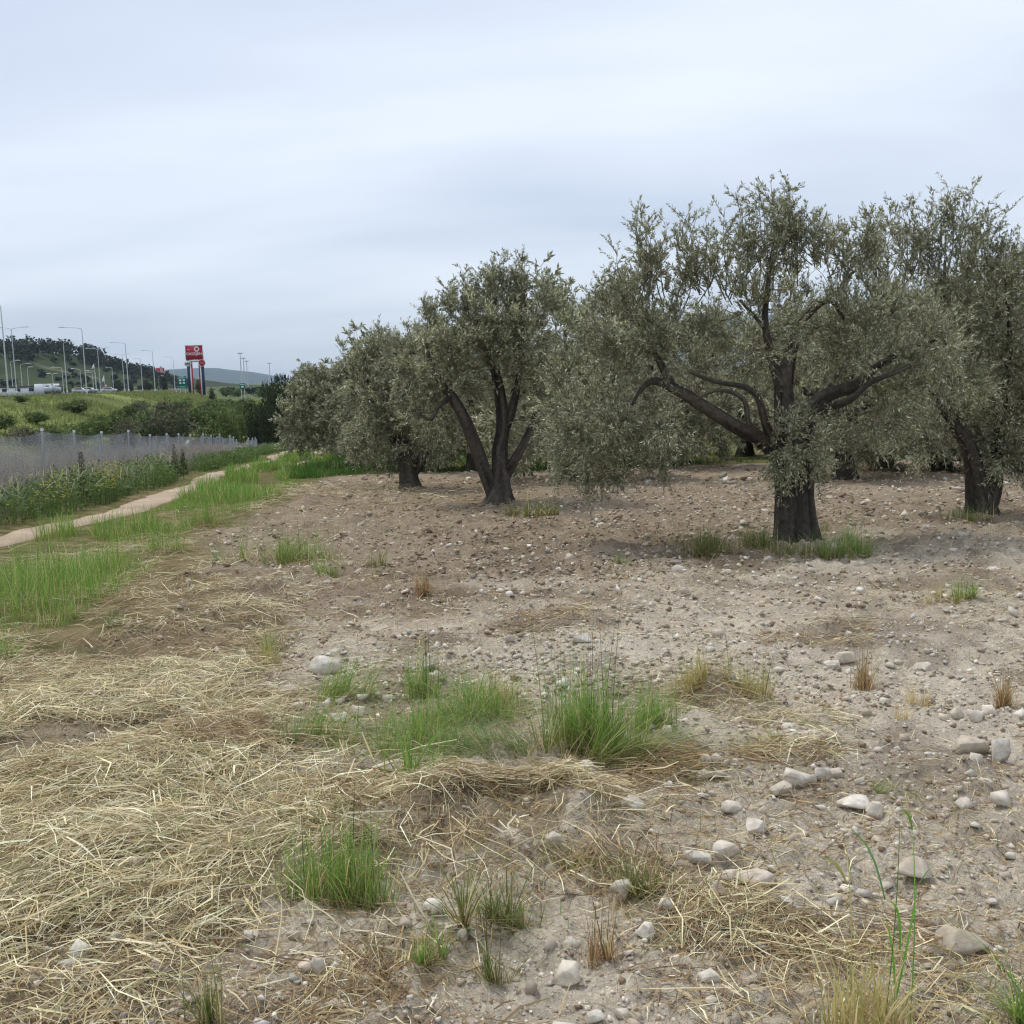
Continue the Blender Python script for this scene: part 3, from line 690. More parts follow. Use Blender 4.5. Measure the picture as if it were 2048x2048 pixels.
# trees further back, each from one of two grown crowns
def back_tree_mesh(seed):
    global rng
    nd = []
    parts = []
    tr = np.array([(0, 0, -.15), (0.03, 0, .4), (0.0, 0.05, .9), (-0.05, 0.05, 1.3)]); V, Q, C, n_ = limb_mesh(tr, np.array([.30, .2, .17, .12]), 14, 16, .2, seed, flare=.4); parts.append(('trunk', V, Q, C)); nd.append(n_[6:])
    for k in range(5):
        a = k * 1.26 + seed; d = np.array((math.cos(a), math.sin(a), 0))
        P = np.array([(0, 0, 1.0), tuple(d * .5 + (0, 0, 1.6)), tuple(d * 1.1 + (0, 0, 2.1)), tuple(d * 1.5 + (0, 0, 2.9))])
        V, Q, C, n_ = limb_mesh(P, np.array([.12, .09, .06, .025]), 7, 14, .2, seed + k); parts.append(('limb', V, Q, C)); nd.append(n_[5:])
    bl = [(0, 0, 2.6, 1.5, 1.5, 1.0, 1, .1)]
    for k in range(7):
        a = k * 0.9 + seed; bl.append((math.cos(a) * 1.35, math.sin(a) * 1.35, 1.2 + .4 * math.sin(k * 2.1), .85, .85, .85, 1, .35))
    pls = [(1.1 * math.cos(k * 1.3), 1.1 * math.sin(k * 1.3), 3.0, 3.9 + .35 * math.sin(k * 3 + seed), .5, 8) for k in range(6)]
    sv = H0
    (LV, LQ, LC), (BV, BQ, BC) = grow_crown(np.concatenate(nd), bl, pls, 260, 7, 11, .13, .021, seed)
    me = [(n_, mesh_data(n_, V, Q, M_bark, C, True)) for n_, V, Q, C in parts]
    me.append(('branches', mesh_data('branches', BV, BQ, M_twig, BC, True)))
    me.append(('crown', mesh_data('crown', LV, LQ, M_leaf, LC)))
    return me
_H0 = H0
def H0_flat(x, y): return np.asarray(x) * 0.0
H0 = H0_flat
kinds = [back_tree_mesh(23), back_tree_mesh(29)]
H0 = _H0
def back_tree(px, Y, kind, sc, rz, label, group='olive trees of the orchard'):
    x = at(px, 900, Y)[0]; loc = (x, Y, float(H(x, Y)))
    t = empty('olive_tree', loc, rz); t.scale = (sc, sc, sc); tag(t, label, 'olive tree', group)
    for n_, me in kinds[kind]:
        q = link(bpy.data.objects.new(n_, me), t)
        if n_ == 'crown': q['kind'] = 'stuff'
for px, Y, k, sc, rz, lb in (
    (1150, 25, 0, 1.22, .4, 'olive tree behind the gap between the three-stemmed tree and the largest one'),
    (800, 33, 1, 1.12, 1.9, 'olive tree behind the bushy short-trunked one'),
    (665, 50, 0, 1.1, 2.4, 'olive tree behind the far left tree of the row'),
    (950, 31, 1, 1.1, 3.3, 'olive tree behind the stems of the middle tree'),
    (1330, 30, 0, 1.15, 5.1, 'olive tree behind the low left limb of the largest tree'),
    (1490, 36, 1, 1.2, .9, 'olive tree straight behind the largest tree, left of its trunk'),
    (1768, 27, 1, 1.05, 4.4, 'olive tree with a slim dark trunk between the largest tree and the right edge one'),
    (1660, 34, 0, 1.2, 3.0, 'olive tree deep behind the right side of the largest tree'),
    (1870, 36, 0, 1.2, 1.2, 'olive tree deep behind the twin-stemmed tree, left of its stems'),
    (2020, 24, 1, 1.15, .2, 'olive tree behind the twin-stemmed tree at the right edge'),
    (2090, 34, 0, 1.2, 5.7, 'olive tree furthest right in the back rows'),
    (1230, 42, 1, 1.25, 2.2, 'olive tree in the back row behind the hanging left side of the largest tree'),
    (1690, 23, 0, 1.0, 1.5, 'olive tree close behind the right limb of the largest tree'),
    (1880, 25, 1, 1.15, 5.5, 'olive tree close behind the left stem of the twin-stemmed tree'),
    (1240, 34, 0, 1.3, 4.9, 'olive tree behind the hanging left end of the largest tree'),
    (1060, 42, 0, 1.2, 1.4, 'olive tree in the back row right of the three stems'),
    (870, 46, 1, 1.2, 5.2, 'olive tree in the back row between the bushy tree and the three-stemmed one'),
    (1580, 46, 1, 1.25, 4.0, 'olive tree in the rearmost row behind the largest trunk'),
    (1960, 46, 0, 1.25, 3.6, 'olive tree in the rearmost row behind the twin stems'),
    (740, 44, 0, 1.1, .6, 'olive tree in the back row left of the bushy tree')):
    back_tree(px, Y, k, sc, rz, lb)

# ================================================================== GROUND COVER
rng = np.random.default_rng(77)
def gpoly(pp): return [tuple(ground(a, b)[:2]) for a, b in pp]
def scatter(poly, n, grow=3.0):
    """about n random places inside a ground polygon"""
    P = np.asarray(poly); lo, hi = P.min(0), P.max(0); out = []; k = 0
    while k < n:
        x = rng.uniform(lo[0], hi[0], n * 2); y = rng.uniform(lo[1], hi[1], n * 2); m = inside(P, x, y)
        out.append(np.c_[x[m], y[m]]); k += m.sum()
    return np.concatenate(out)[:n]

# ------------------------------------------------------------------ grass blades
def blades(x, y, h, w, col_base, col_tip, lean=0.35, curve=0.5, K=5, lean_dir=None, z0=None):
    N = len(x)
    az = rng.uniform(0, 2 * math.pi, N); d = np.c_[np.cos(az), np.sin(az), np.zeros(N)]
    le = np.abs(rng.normal(size=N)) * lean
    if lean_dir is not None: d = unit(d * 0.6 + np.asarray(lean_dir)[..., :] * 1.0); le = le + 0.15
    t = np.linspace(0, 1, K)
    z = (H(x, y) if z0 is None else z0) - 0.015
    P = np.stack([x, y, z], -1)[:, None] + np.zeros((1, K, 1))
    cur = curve * rng.uniform(0.3, 1.4, N)
    hor = (le[:, None] * t + (cur * le)[:, None] * 1.2 * t ** 2.2)
    ver = t[None] * np.sqrt(np.clip(1 - (0.7 * le[:, None]) ** 2, 0.1, 1)) - (cur * le)[:, None] * 0.55 * t[None] ** 3
    P = P + d[:, None] * (hor * h[:, None])[..., None]; P[..., 2] += ver * h[:, None]
    sa = az + math.pi / 2 + rng.normal(size=N) * 0.7
    side = np.c_[np.cos(sa), np.sin(sa), np.zeros(N)]
    taper = np.array([0.75, 1.0, 0.9, 0.6, 0.08]) if K == 5 else np.linspace(1, 0.1, K)
    V, Q = ribbons(P, side, w[:, None] * taper[None])
    tc = np.repeat(t[None, :, None], N, 0)
    C = col_base[:, None] * (1 - tc) ** 1.5 + col_tip[:, None] * (1 - (1 - tc) ** 1.5)
    return V, Q, np.repeat(C, 2, 1).reshape(-1, 3)
def merge(parts):
    V, Q, C, n = [], [], [], 0
    for v, q, c in parts: V.append(v); Q.append(q + n); C.append(c); n += len(v)
    return np.concatenate(V), np.concatenate(Q), np.concatenate(C)
PAL = {  # base colours, tip colours
 'green': ([(0.33, 0.32, 0.10), (0.22, 0.31, 0.07)], [(0.14, 0.35, 0.045), (0.20, 0.45, 0.065), (0.10, 0.25, 0.038), (0.31, 0.45, 0.10)]),
 'dark': ([(0.212, 0.227, 0.076), (0.302, 0.212, 0.091)], [(0.091, 0.174, 0.043), (0.136, 0.227, 0.053), (0.197, 0.258, 0.076)]),
 'blue': ([(0.212, 0.288, 0.106)], [(0.136, 0.288, 0.106), (0.181, 0.333, 0.136), (0.258, 0.363, 0.151)]),
 'yellow': ([(0.544, 0.439, 0.197), (0.454, 0.333, 0.151)], [(0.393, 0.393, 0.121), (0.500, 0.454, 0.167), (0.302, 0.379, 0.106)]),
 'red': ([(0.500, 0.227, 0.121), (0.423, 0.227, 0.121)], [(0.439, 0.302, 0.151), (0.484, 0.333, 0.181), (0.302, 0.288, 0.121)]),
 'straw': ([(0.635, 0.514, 0.272)], [(0.786, 0.665, 0.379), (0.696, 0.559, 0.288)]),
}
def tuft(px, py, wpx, hpx, pal, n, label, lean=0.3, width=0.0022, curve=0.6, stalks=0, stalk_h=1.7, dirpx=0.0, depth=0.7, cat='grass', group='grass tufts on the tilled soil'):
    n = int(n * (1.5 if py > 1330 else 1.1)); g = ground(px, py); s = ppm(g[1]); rx = wpx / s / 2; h0 = hpx / s * 1.12
    # blades gather in several uneven crowns, with strays around them
    nc = max(4, n // 22); cc = rng.normal(size=(nc, 2)) * .42; cw = rng.random(nc) ** 1.5 + .15; ci = rng.choice(nc, n, p=cw / cw.sum())
    off = cc[ci] + rng.normal(size=(n, 2)) * np.where(rng.random(n) < .15, .35, .11)[:, None]
    x = g[0] + rx * off[:, 0]; y = g[1] + rx * depth * off[:, 1] + rx * depth * .5
    h = h0 * np.clip(rng.lognormal(-.45, .38, n), .15, 1.15) * (0.6 + 0.6 * rng.random(nc))[ci]
    w = np.maximum(width * .85, 0.30 / s) * rng.uniform(0.6, 1.4, n) 
    b, t = PAL[pal]; ld = None
    if dirpx: ld = np.repeat(np.array([(dirpx, 0.0, 0)]), n, 0)
    cb, ct = pick(b, [1] * len(b), n), pick(t, [1] * len(t), n, 0.2)
    dry = rng.random(n) < 0.13; ct[dry] = pick(PAL['straw'][1], [1, 1], dry.sum()); cb[dry] = ct[dry]
    ps = [blades(x, y, h, w, cb, ct, lean * 1.35, curve * 1.2, K=4, lean_dir=ld)]
    nd = n // 2; i = rng.integers(0, n, nd); cd = pick([(.45, .36, .20), (.33, .24, .13), (.52, .45, .27), (.26, .19, .11)], [2, 2, 1, 1], nd)
    ps.append(blades(x[i] + rng.normal(size=nd) * rx * .3, y[i] + rng.normal(size=nd) * rx * .25, h0 * rng.uniform(.12, .5, nd), w[i] * rng.uniform(.7, 1.3, nd), cd * .9, cd, .9, .8, K=3))
    if stalks:
        k = rng.integers(0, n, stalks)
        cs = pick([(0.12, 0.13, 0.05), (0.20, 0.17, 0.07), (0.09, 0.12, 0.04)], [1, 1, 1], stalks)
        ps.append(blades(x[k], y[k], h0 * stalk_h * rng.uniform(0.7, 1.05, stalks), np.full(stalks, max(0.0016, 0.3 / s)), cs, cs * 0.9, 0.12, 0.2))
    V, Q, C = merge(ps)
    o = obj('grass_tuft', V, Q, M_grass, col=C, loc=(g[0], g[1], float(H(g[0], g[1]))))
    return tag(o, label, cat, group)
tuft(1170, 1510, 190, 185, 'green', 640, 'tall bright green grass tuft with thin stalks, the tallest in the middle foreground', .22, .0026, .5, 9, 1.9)
tuft(1300, 1465, 100, 115, 'green', 220, 'small green grass tuft just right of the tallest bright green one', .25, .0022)
tuft(1215, 1530, 150, 170, 'green', 220, 'fallen green blades spilling right from the tallest grass tuft', .9, .0024, .5, dirpx=1.0)
tuft(1030, 1520, 200, 130, 'blue', 240, 'fallen green blades spilling left from the tallest grass tuft', .9, .0024, .4, dirpx=-.8)
tuft(960, 1455, 260, 120, 'green', 640, 'flattened green grass patch between the tallest tuft and the sprawling one', .7, .0024, .7)
tuft(985, 1420, 150, 110, 'yellow', 150, 'yellowish grass rising behind the flattened green patch', .35, .0022)
tuft(830, 1398, 90, 125, 'green', 200, 'upright dark green grass tuft behind the sprawling green grass', .22, .0024, .4, 4, 1.3)
tuft(655, 1400, 130, 115, 'green', 260, 'bright green grass tuft bent over to the right', .5, .0024, .5, dirpx=1.0)
tuft(615, 1485, 180, 120, 'green', 300, 'low green grass sprawling beside the brown heap', .75, .0024, .5, dirpx=.6)
tuft(560, 1490, 90, 80, 'blue', 70, 'few bluish green blades left of the sprawling green grass', .5, .0024, .5)
tuft(835, 1505, 280, 125, 'green', 560, 'wide sprawling green grass in front of the flat grey stone', .8, .0024, .6)
tuft(835, 1592, 90, 165, 'green', 60, 'broad green blades standing right of the rounded grey stone', .35, .0038, .4)
tuft(660, 1805, 250, 175, 'green', 460, 'dense dark green grass tuft standing in the straw in the left foreground', .22, .0024, .5, 8, 1.35)
tuft(1000, 1860, 120, 120, 'dark', 190, 'loose dark green grass tuft below the reddish hay heap', .4, .0024, .5, 4, 1.3)
tuft(925, 1870, 40, 175, 'dark', 30, 'three or four tall dark blades beside the loose green tuft', .3, .0042, .5)
tuft(862, 1935, 75, 110, 'green', 130, 'small bright green grass tuft at the front edge of the straw', .28, .0024, .4)
tuft(1000, 1950, 60, 120, 'dark', 80, 'thin wispy grass tuft near the bottom, right of the small bright one', .32, .0018, .3, 4, 1.5)
tuft(1285, 1795, 110, 110, 'dark', 190, 'fan of dark green grass beside the pale round stone', .5, .0024, .5)
tuft(1205, 1925, 70, 125, 'red', 90, 'thin grass tuft with reddish stems on bare soil near the bottom', .28, .0018, .3, 5, 1.4)
tuft(1150, 1745, 120, 70, 'yellow', 120, 'short yellowing grass on the slope below the hay heap', .5, .0022)
tuft(425, 2060, 90, 150, 'dark', 50, 'tall thin dark blades at the bottom edge in the straw', .2, .003, .3)
tuft(230, 1275, 40, 45, 'blue', 60, 'little bluish green grass tuft on the brown hay at left', .45, .0028)
tuft(-15, 1330, 110, 110, 'green', 260, 'green grass clump cut off by the left edge of the picture', .35, .003)
tuft(535, 1325, 80, 80, 'yellow', 170, 'yellow and green grass tuft beside the pale clod', .3, .0026)
tuft(560, 1300, 60, 60, 'green', 80, 'green grass tuft tucked behind the yellow and green one', .35, .0026)
tuft(600, 1124, 170, 85, 'green', 420, 'dark green grass clump on the tilled soil left of centre', .28, .004)
tuft(655, 1150, 60, 60, 'green', 110, 'small green clump in front of the dark green one', .35, .004)
tuft(748, 1136, 70, 36, 'dark', 110, 'low dark grass tuft right of the dark green clump', .3, .004)
tuft(845, 1192, 60, 60, 'red', 120, 'rust coloured dry grass tuft on the brown soil', .22, .0034)
tuft(432, 1128, 40, 40, 'blue', 60, 'little bluish tuft near the verge', .35, .004)
tuft(1390, 1402, 60, 100, 'yellow', 150, 'brownish yellow grass tuft left of the small dark hollow', .25, .0024)
tuft(1500, 1402, 110, 95, 'yellow', 260, 'brownish yellow grass tuft right of the small dark hollow', .28, .0024, .5, 5, 1.3)
tuft(1728, 1368, 60, 75, 'red', 120, 'reddish dry grass tuft beside two pale stones', .25, .0024, .4, 4, 1.3)
tuft(2018, 1408, 45, 90, 'red', 120, 'orange red dry grass tuft at the right edge', .2, .0026, .3)
tuft(1935, 1205, 60, 62, 'green', 150, 'green grass tuft on the stony ground under the right trees', .35, .0032)
tuft(1880, 1210, 50, 45, 'yellow', 80, 'sparse yellow tuft just left of the green one on stony ground', .4, .003)
tuft(1845, 1400, 70, 80, 'straw', 70, 'sparse dry stems on the stony ground at right', .35, .002)
tuft(1810, 1440, 50, 70, 'straw', 40, 'few bleached dry stems near the sparse ones', .3, .002)
tuft(1560, 1490, 90, 60, 'yellow', 90, 'flattened yellowing tuft below the hollow', .6, .0022, dirpx=-.8)
tuft(1760, 1585, 70, 45, 'green', 90, 'low pale green tuft beside a grey stone at right', .7, .0022, dirpx=.7)
tuft(1410, 1108, 130, 70, 'dark', 520, 'dark grass clump left of the largest olive trunk', .28, .0036)
tuft(1520, 1096, 100, 58, 'dark', 380, 'low dark leafy growth against the largest olive trunk', .4, .005)
tuft(1600, 1110, 150, 48, 'dark', 460, 'grass in front of the largest olive trunk', .4, .0036)
tuft(1690, 1114, 120, 72, 'green', 460, 'green grass clump right of the largest olive trunk', .28, .0036)
tuft(1085, 1035, 90, 44, 'dark', 320, 'dark grass at the foot of the three-stemmed tree, right side', .35, .006)
tuft(1025, 1028, 50, 30, 'dark', 120, 'dark grass against the base of the three-stemmed tree', .35, .006)
tuft(1945, 1045, 110, 40, 'dark', 320, 'dark grass around the base of the twin-stemmed tree', .35, .004)
tuft(1240, 1125, 40, 36, 'green', 70, 'little green tuft on open soil left of the largest tree', .4, .004)
tuft(1640, 1065, 40, 34, 'dark', 70, 'little dark tuft behind the right side of the largest trunk', .35, .004)
tuft(1015, 1095, 30, 30, 'straw', 30, 'few bleached stems on brown soil in front of the three-stemmed tree', .3, .003)
tuft(1330, 1090, 60, 36, 'yellow', 60, 'thin yellow grass left of the dark clump by the largest tree', .4, .0036)
tuft(2045, 2060, 130, 190, 'green', 110, 'bright green grass cut off by the bottom right corner', .4, .0032)
# the tall yellow-green plant at the bottom right, broad leaves on stems
def tall_plant():
    g = ground(1730, 2075); s = ppm(g[1]); ps = []
    n = 170; a = rng.uniform(0, 6.28, n); q = np.sqrt(rng.random(n)); x = g[0] + 110 / s * q * np.cos(a); y = g[1] + 0.05 * q * np.sin(a)
    cb = pick(PAL['straw'][0], [1], n); ct = pick(PAL['yellow'][1] + PAL['straw'][1], [1, 1, 1, 1, 1], n)
    ps.append(blades(x, y, 220 / s * rng.uniform(.4, 1.1, n), np.full(n, .0026), cb, ct, .3, .5))
    for k, (ax, ay, tx, ty, wd, pal) in enumerate(((1700, 2050, 1690, 1660, .0018, 'yellow'), (1780, 2050, 1835, 1770, .004, 'green'), (1790, 2050, 1770, 1830, .0036, 'green'), (1770, 2050, 1800, 1620, .0018, 'dark'),
                                                 (1820, 2050, 1825, 1650, .0022, 'green'), (1695, 1770, 1620, 1715, .0042, 'yellow'), (1770, 1800, 1700, 1655, .003, 'blue'), (1825, 1790, 1870, 1735, .003, 'green'), (1800, 1900, 1780, 1800, .004, 'green'),
                                                 (1755, 1960, 1850, 1830, .003, 'yellow'), (1825, 1660, 1785, 1625, .0035, 'green'), (1640, 2050, 1570, 1840, .0016, 'red'), (1660, 2050, 1600, 1860, .0022, 'straw'))):
        Y = g[1] + rng.uniform(-.03, .03); A, B = at(ax, ay, Y), at(tx, ty, Y + rng.uniform(-.05, .05))
        t = np.linspace(0, 1, 6)[:, None]; P = (A * (1 - t) + B * t + np.array((0.012, 0.01, 0.02)) * np.sin(t * 3.14))[None]
        V, Q = ribbons(P, np.array([(0.9, 0.35, 0.1)]), wd * 1.0 * np.array([[.6, .9, 1, .95, .7, .1]]))
        c = np.array(PAL[pal][1][0])[None] * (0.8 + 0.5 * t); ps.append((V, Q, np.repeat(c, 2, 0)))
    V, Q, C = merge(ps)
    tag(obj('grass_tuft', V, Q, M_grass, col=C, loc=(g[0], g[1], float(H(g[0], g[1])))), 'tall yellow-green grass with broad leaves at the bottom right', 'grass', 'grass tufts on the tilled soil')
tall_plant()

# ------------------------------------------------------------------ verge grass, orchard floor grass, embankment grass: masses nobody could count
def verge():
    ps = []
    n = 36000; y = 7 + 50 * rng.random(n) ** 1.6; x = XP(y) + rng.uniform(.6, 2.75, n)
    y2 = y; dens = fbm(x, y, 0.6, 3, 301)
    k = (dens > 0.44 + .12 * sm((x - XP(y) - 1.7) / 1.0)) & (np.abs(x - XP(y) - 1.8) > 0.30 * (y > 25)); x, y = x[k], y[k]; n = len(x)
    tall = sm((fbm(x, y, 0.45, 3, 305) - 0.42) / 0.2)
    edge = sm((XP(y) + 3.1 - x) / 1.2)
    h = (0.13 + 0.34 * tall) * rng.uniform(.45, 1.15, n) * (0.45 + 0.55 * edge) 
    ct = pick(PAL['green'][1], [1, 1, 1, 1], n, .2); dr = rng.random(n) < .10 + .45 * (1 - edge) * rng.random(n); ct[dr] = pick(PAL['straw'][1], [1, 1], dr.sum())
    ps.append(blades(x, y, h, np.maximum(.0035, y * .00035) * rng.uniform(.7, 1.3, n), pick(PAL['green'][0], [1, 1], n), ct, .32, .6, K=4))
    # middle ridge and short growth on both sides of the tracks
    n = 5000; y = 9 + 55 * rng.random(n) ** 1.3; x = XP(y) + np.where(rng.random(n) < .6, rng.normal(.95, .18, n), rng.normal(2.4, .15, n))
    ps.append(blades(x, y, rng.uniform(.06, .2, n), np.maximum(.004, y * .00035), pick(PAL['green'][0], [1, 1], n), pick(PAL['green'][1], [1] * 4, n, .2), .4, .6, K=4))
    V, Q, C = merge(ps); tag(obj('verge_grass', V, Q, M_grass, col=C), 'band of green grass between the farm track and the tilled soil', kind='stuff')
verge()
# the tallest clumps of the verge, standing out one by one
for px, py, w_, h_, n_, lb in ((70, 1175, 170, 100, 520, 'big green grass clump at the left edge beside the farm track'), (200, 1150, 130, 85, 330, 'green grass clump with pale stems right of the big left edge clump'),
                               (150, 1185, 110, 60, 220, 'short brown-based grass clump below the big left edge one'), (330, 1105, 120, 60, 260, 'loose green clump along the middle of the verge'),
                               (400, 1055, 130, 75, 420, 'bright green upright grass stand along the farm track'), (470, 1030, 90, 55, 260, 'bright green grass at the far end of the upright stand'), (290, 1060, 80, 50, 160, 'thin green clump at the track edge')):
    tuft(px, py, w_, h_, 'green', n_, lb, .25, .0034, .5, 3, 1.25, group='grass clumps along the verge')
def orchard_grass():
    n = 38000; y = 29 + 30 * rng.random(n) ** 1.5; x = -9.5 + 25.5 * rng.random(n) ** 1.5
    k = (tilled(x, y) < .3) & (x > XP(y) + 2.4) & (fbm(x, y, .5, 3, 311) > .36 + .25 * sm((x - 1) / 4)); x, y = x[k], y[k]; n = len(x)
    h = rng.uniform(.12, .36, n) * (.6 + .8 * fbm(x, y, .6, 2, 315))
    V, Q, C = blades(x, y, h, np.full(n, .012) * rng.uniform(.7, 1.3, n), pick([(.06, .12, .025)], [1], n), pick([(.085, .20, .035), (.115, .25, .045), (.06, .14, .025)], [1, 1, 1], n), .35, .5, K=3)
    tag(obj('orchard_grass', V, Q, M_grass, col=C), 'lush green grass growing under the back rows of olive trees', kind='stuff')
orchard_grass()

# ------------------------------------------------------------------ mown straw
STRAWC = [(0.72, 0.63, 0.38), (0.86, 0.78, 0.54), (0.50, 0.39, 0.20), (0.27, 0.205, 0.12), (0.52, 0.47, 0.32), (0.34, 0.37, 0.16)]
BROWNC = [(0.30, 0.20, 0.10), (0.38, 0.27, 0.14), (0.22, 0.145, 0.085), (0.45, 0.36, 0.19)]
def straw_at(xy, L, cols, wts, lift, width=0.0017, follow=0.85, seed=401, flat=0.16):
    n = len(xy); x, y = xy[:, 0], xy[:, 1]
    az = 6.28 * fbm(x, y, 0.9, 2, seed) * 1.6 + rng.normal(size=n) * follow
    d = np.c_[np.cos(az), np.sin(az)]; K = 3; t = np.linspace(-.5, .5, K)
    bend = rng.normal(size=n) * 0.22; pv = np.c_[-d[:, 1], d[:, 0]]
    PX = xy[:, None] + d[:, None] * (L[:, None] * t)[..., None] + pv[:, None] * ((bend * L)[:, None] * (t ** 2 * 4 - .3))[..., None] * .5
    til = rng.normal(size=n) * flat
    zz = H(PX[..., 0], PX[..., 1]) 
    zc = zz.mean(1, keepdims=True) * .6 + zz * .4
    Z = np.maximum(zc + (lift * rng.random(n) ** 1.3)[:, None] + (til * L)[:, None] * t[None] - (L * rng.uniform(0, .12, n))[:, None] * (t ** 2 * 4)[None], zz + .003)
    P = np.concatenate([PX, Z[..., None]], 2)
    side = np.c_[pv, rng.normal(size=n) * .8]; side = unit(side)
    s = np.maximum(width, y * 0.00013) 
    V, Q = ribbons(P, side, (s * np.clip(rng.lognormal(-.15, .45, n), .4, 2.2))[:, None] * np.array([[.7, 1, .4]]))
    return V, Q, np.repeat(pick(cols, wts, n, .18), K * 2, 0)
SZ = [  # photo outline of a spread of straw, count, brown share, lift
 ([(-250, 1345), (330, 1330), (560, 1425), (545, 1560), (880, 1590), (800, 1660), (620, 1690), (520, 1760), (540, 1850), (420, 1930), (330, 2060), (-250, 2060)], 15000, .10, .07),
 ([(-250, 1480), (300, 1460), (520, 1560), (700, 1640), (500, 1740), (200, 1880), (-250, 1940)], 9000, .06, .09),
 ([(-250, 1320), (190, 1320), (260, 1420), (200, 1520), (-250, 1530)], 4200, .12, .08),
 ([(620, 1600), (900, 1580), (1130, 1590), (1240, 1650), (1080, 1700), (800, 1720), (640, 1720)], 5200, .45, .10),
 ([(900, 1610), (1120, 1600), (1150, 1650), (1000, 1690), (880, 1670)], 1500, .9, .11),
 ([(-250, 1190), (430, 1150), (600, 1260), (520, 1340), (200, 1330), (-250, 1350)], 7000, .45, .08),
 ([(230, 1320), (560, 1330), (600, 1420), (400, 1440)], 2200, .3, .07),
 ([(330, 1430), (520, 1420), (545, 1530), (400, 1540), (310, 1500)], 1800, .95, .09),
 ([(380, 1130), (520, 1120), (640, 1200), (540, 1270), (400, 1220)], 1500, .15, .08),
 ([(1310, 1790), (1480, 1770), (1640, 1860), (1700, 1930), (1500, 1920), (1340, 1880)], 900, .3, .05),
 ([(1330, 1370), (1480, 1370), (1500, 1420), (1340, 1420)], 420, .8, .08),
 ([(1330, 1410), (1700, 1420), (1720, 1460), (1400, 1450)], 380, .1, .03),
 ([(1480, 1490), (1680, 1480), (1680, 1530), (1500, 1530)], 420, .5, .05),
 ([(1500, 1235), (1740, 1240), (1740, 1300), (1520, 1290)], 700, .6, .05),
 ([(1000, 1225), (1180, 1220), (1200, 1265), (1000, 1265)], 420, .9, .07),
 ([(560, 970), (1000, 985), (950, 1020), (520, 1030), (440, 1060)], 3200, .4, .14),
 ([(-60, 1130), (250, 1085), (480, 1010), (545, 1000), (430, 1075), (200, 1185), (-60, 1235)], 3600, .35, .07),
 ([(1230, 1500), (1400, 1490), (1420, 1560), (1260, 1570)], 600, .85, .06),
 ([(700, 1880), (1000, 1870), (1060, 2050), (560, 2050)], 500, .6, .03),
 ([(1560, 1720), (1990, 1880), (1950, 1990), (1640, 1900)], 260, .7, .03),
 ([(1180, 1700), (1320, 1720), (1360, 1800), (1120, 1790)], 260, .8, .04)]
ps = []
for zi, (pp, n, br, lift) in enumerate(SZ):
    xy = scatter(gpoly(pp), int(n * 1.55)); xy = xy + rng.normal(size=xy.shape) * (.04 + .012 * xy[:, 1:2]) * np.array([1.6, 1]) * (rng.random((len(xy), 1)) < .35) * 2.2; f = fbm(xy[:, 0], xy[:, 1], 2.2, 3, 411); xy = xy[f > (.26 if zi < 3 else .36) + .14 * rng.random(len(f))]; n = len(xy)
    yy = xy[:, 1]
    b = rng.random(n) < np.clip(br + 1.2 * (fbm(xy[:, 0], xy[:, 1], 1.3, 2, 421) - .5), 0, 1)
    for m, cols, w_ in ((~b, STRAWC, [4, 3, 3, 2, 2, .8]), (b, BROWNC, [3, 3, 3, 1])):
        if m.sum() < 2: continue
        L = np.clip(rng.lognormal(math.log(.15), .5, m.sum()), .04, .32) * np.clip(.8 + .06 * yy[m], 1, 1.6)
        ps.append(straw_at(xy[m], L, cols, w_, lift))
V, Q, C = merge(ps)
tag(obj('straw', V, Q, M_straw, col=C), 'mown dry straw strewn over the left foreground and in drifts', kind='stuff')
# chaff and rootlets all over the tilled soil
FIELD = gpoly([(-300, 2060), (2350, 2060), (2350, 1100), (2300, 985), (1000, 990), (560, 985), (430, 1080), (60, 1220), (-300, 1250)])
n = 62000
r = np.exp(rng.uniform(math.log(2.2), math.log(31), n)); a = R(-34) + R(68) * rng.random(n); xy = np.c_[r * np.sin(a), r * np.cos(a)]
m = tilled(xy[:, 0], xy[:, 1]) > .4; lf = fbm(xy[:, 0], xy[:, 1], .8, 3, 431) + .16 * sm((1.5 - xy[:, 0]) / 4) > .44 + .12 * rng.random(n); xy = xy[m & lf]
L = rng.uniform(.03, .15, len(xy)) * np.clip(xy[:, 1] / 6, .8, 2.0)
V, Q, C = straw_at(xy, L, BROWNC + STRAWC[:3], [3, 3, 2, 2, 1.5, .8, 1.2], .025, .0016, 1.5, 441, .25)
tag(obj('chaff', V, Q, M_straw, col=C), 'short dry stalks and rootlets littered over the soil', kind='stuff')
n = 15000; r = np.exp(rng.uniform(math.log(2.3), math.log(29), n)); a = R(-32) + R(64) * rng.random(n); x = r * np.sin(a); y = r * np.cos(a)
m = (tilled(x, y) > .5) & (fbm(x, y, 1.0, 3, 471) > .45 + .1 * rng.random(n)); x, y = x[m], y[m]; n = len(x)
ct = pick(PAL['green'][1] + PAL['yellow'][1] + PAL['red'][1] + PAL['straw'][1], [.6] * 4 + [1] * 3 + [1.2] * 3 + [2.2] * 2, n, .2)
V, Q, C = blades(x, y, rng.uniform(.03, .13, n) * np.clip(y / 6, .8, 1.6), np.maximum(.0016, y * .00022), ct * .9, ct, .55, .6, K=4)
tag(obj('sparse_grass', V, Q, M_grass, col=C), 'thin single grass blades sprouting here and there from the soil', kind='stuff')
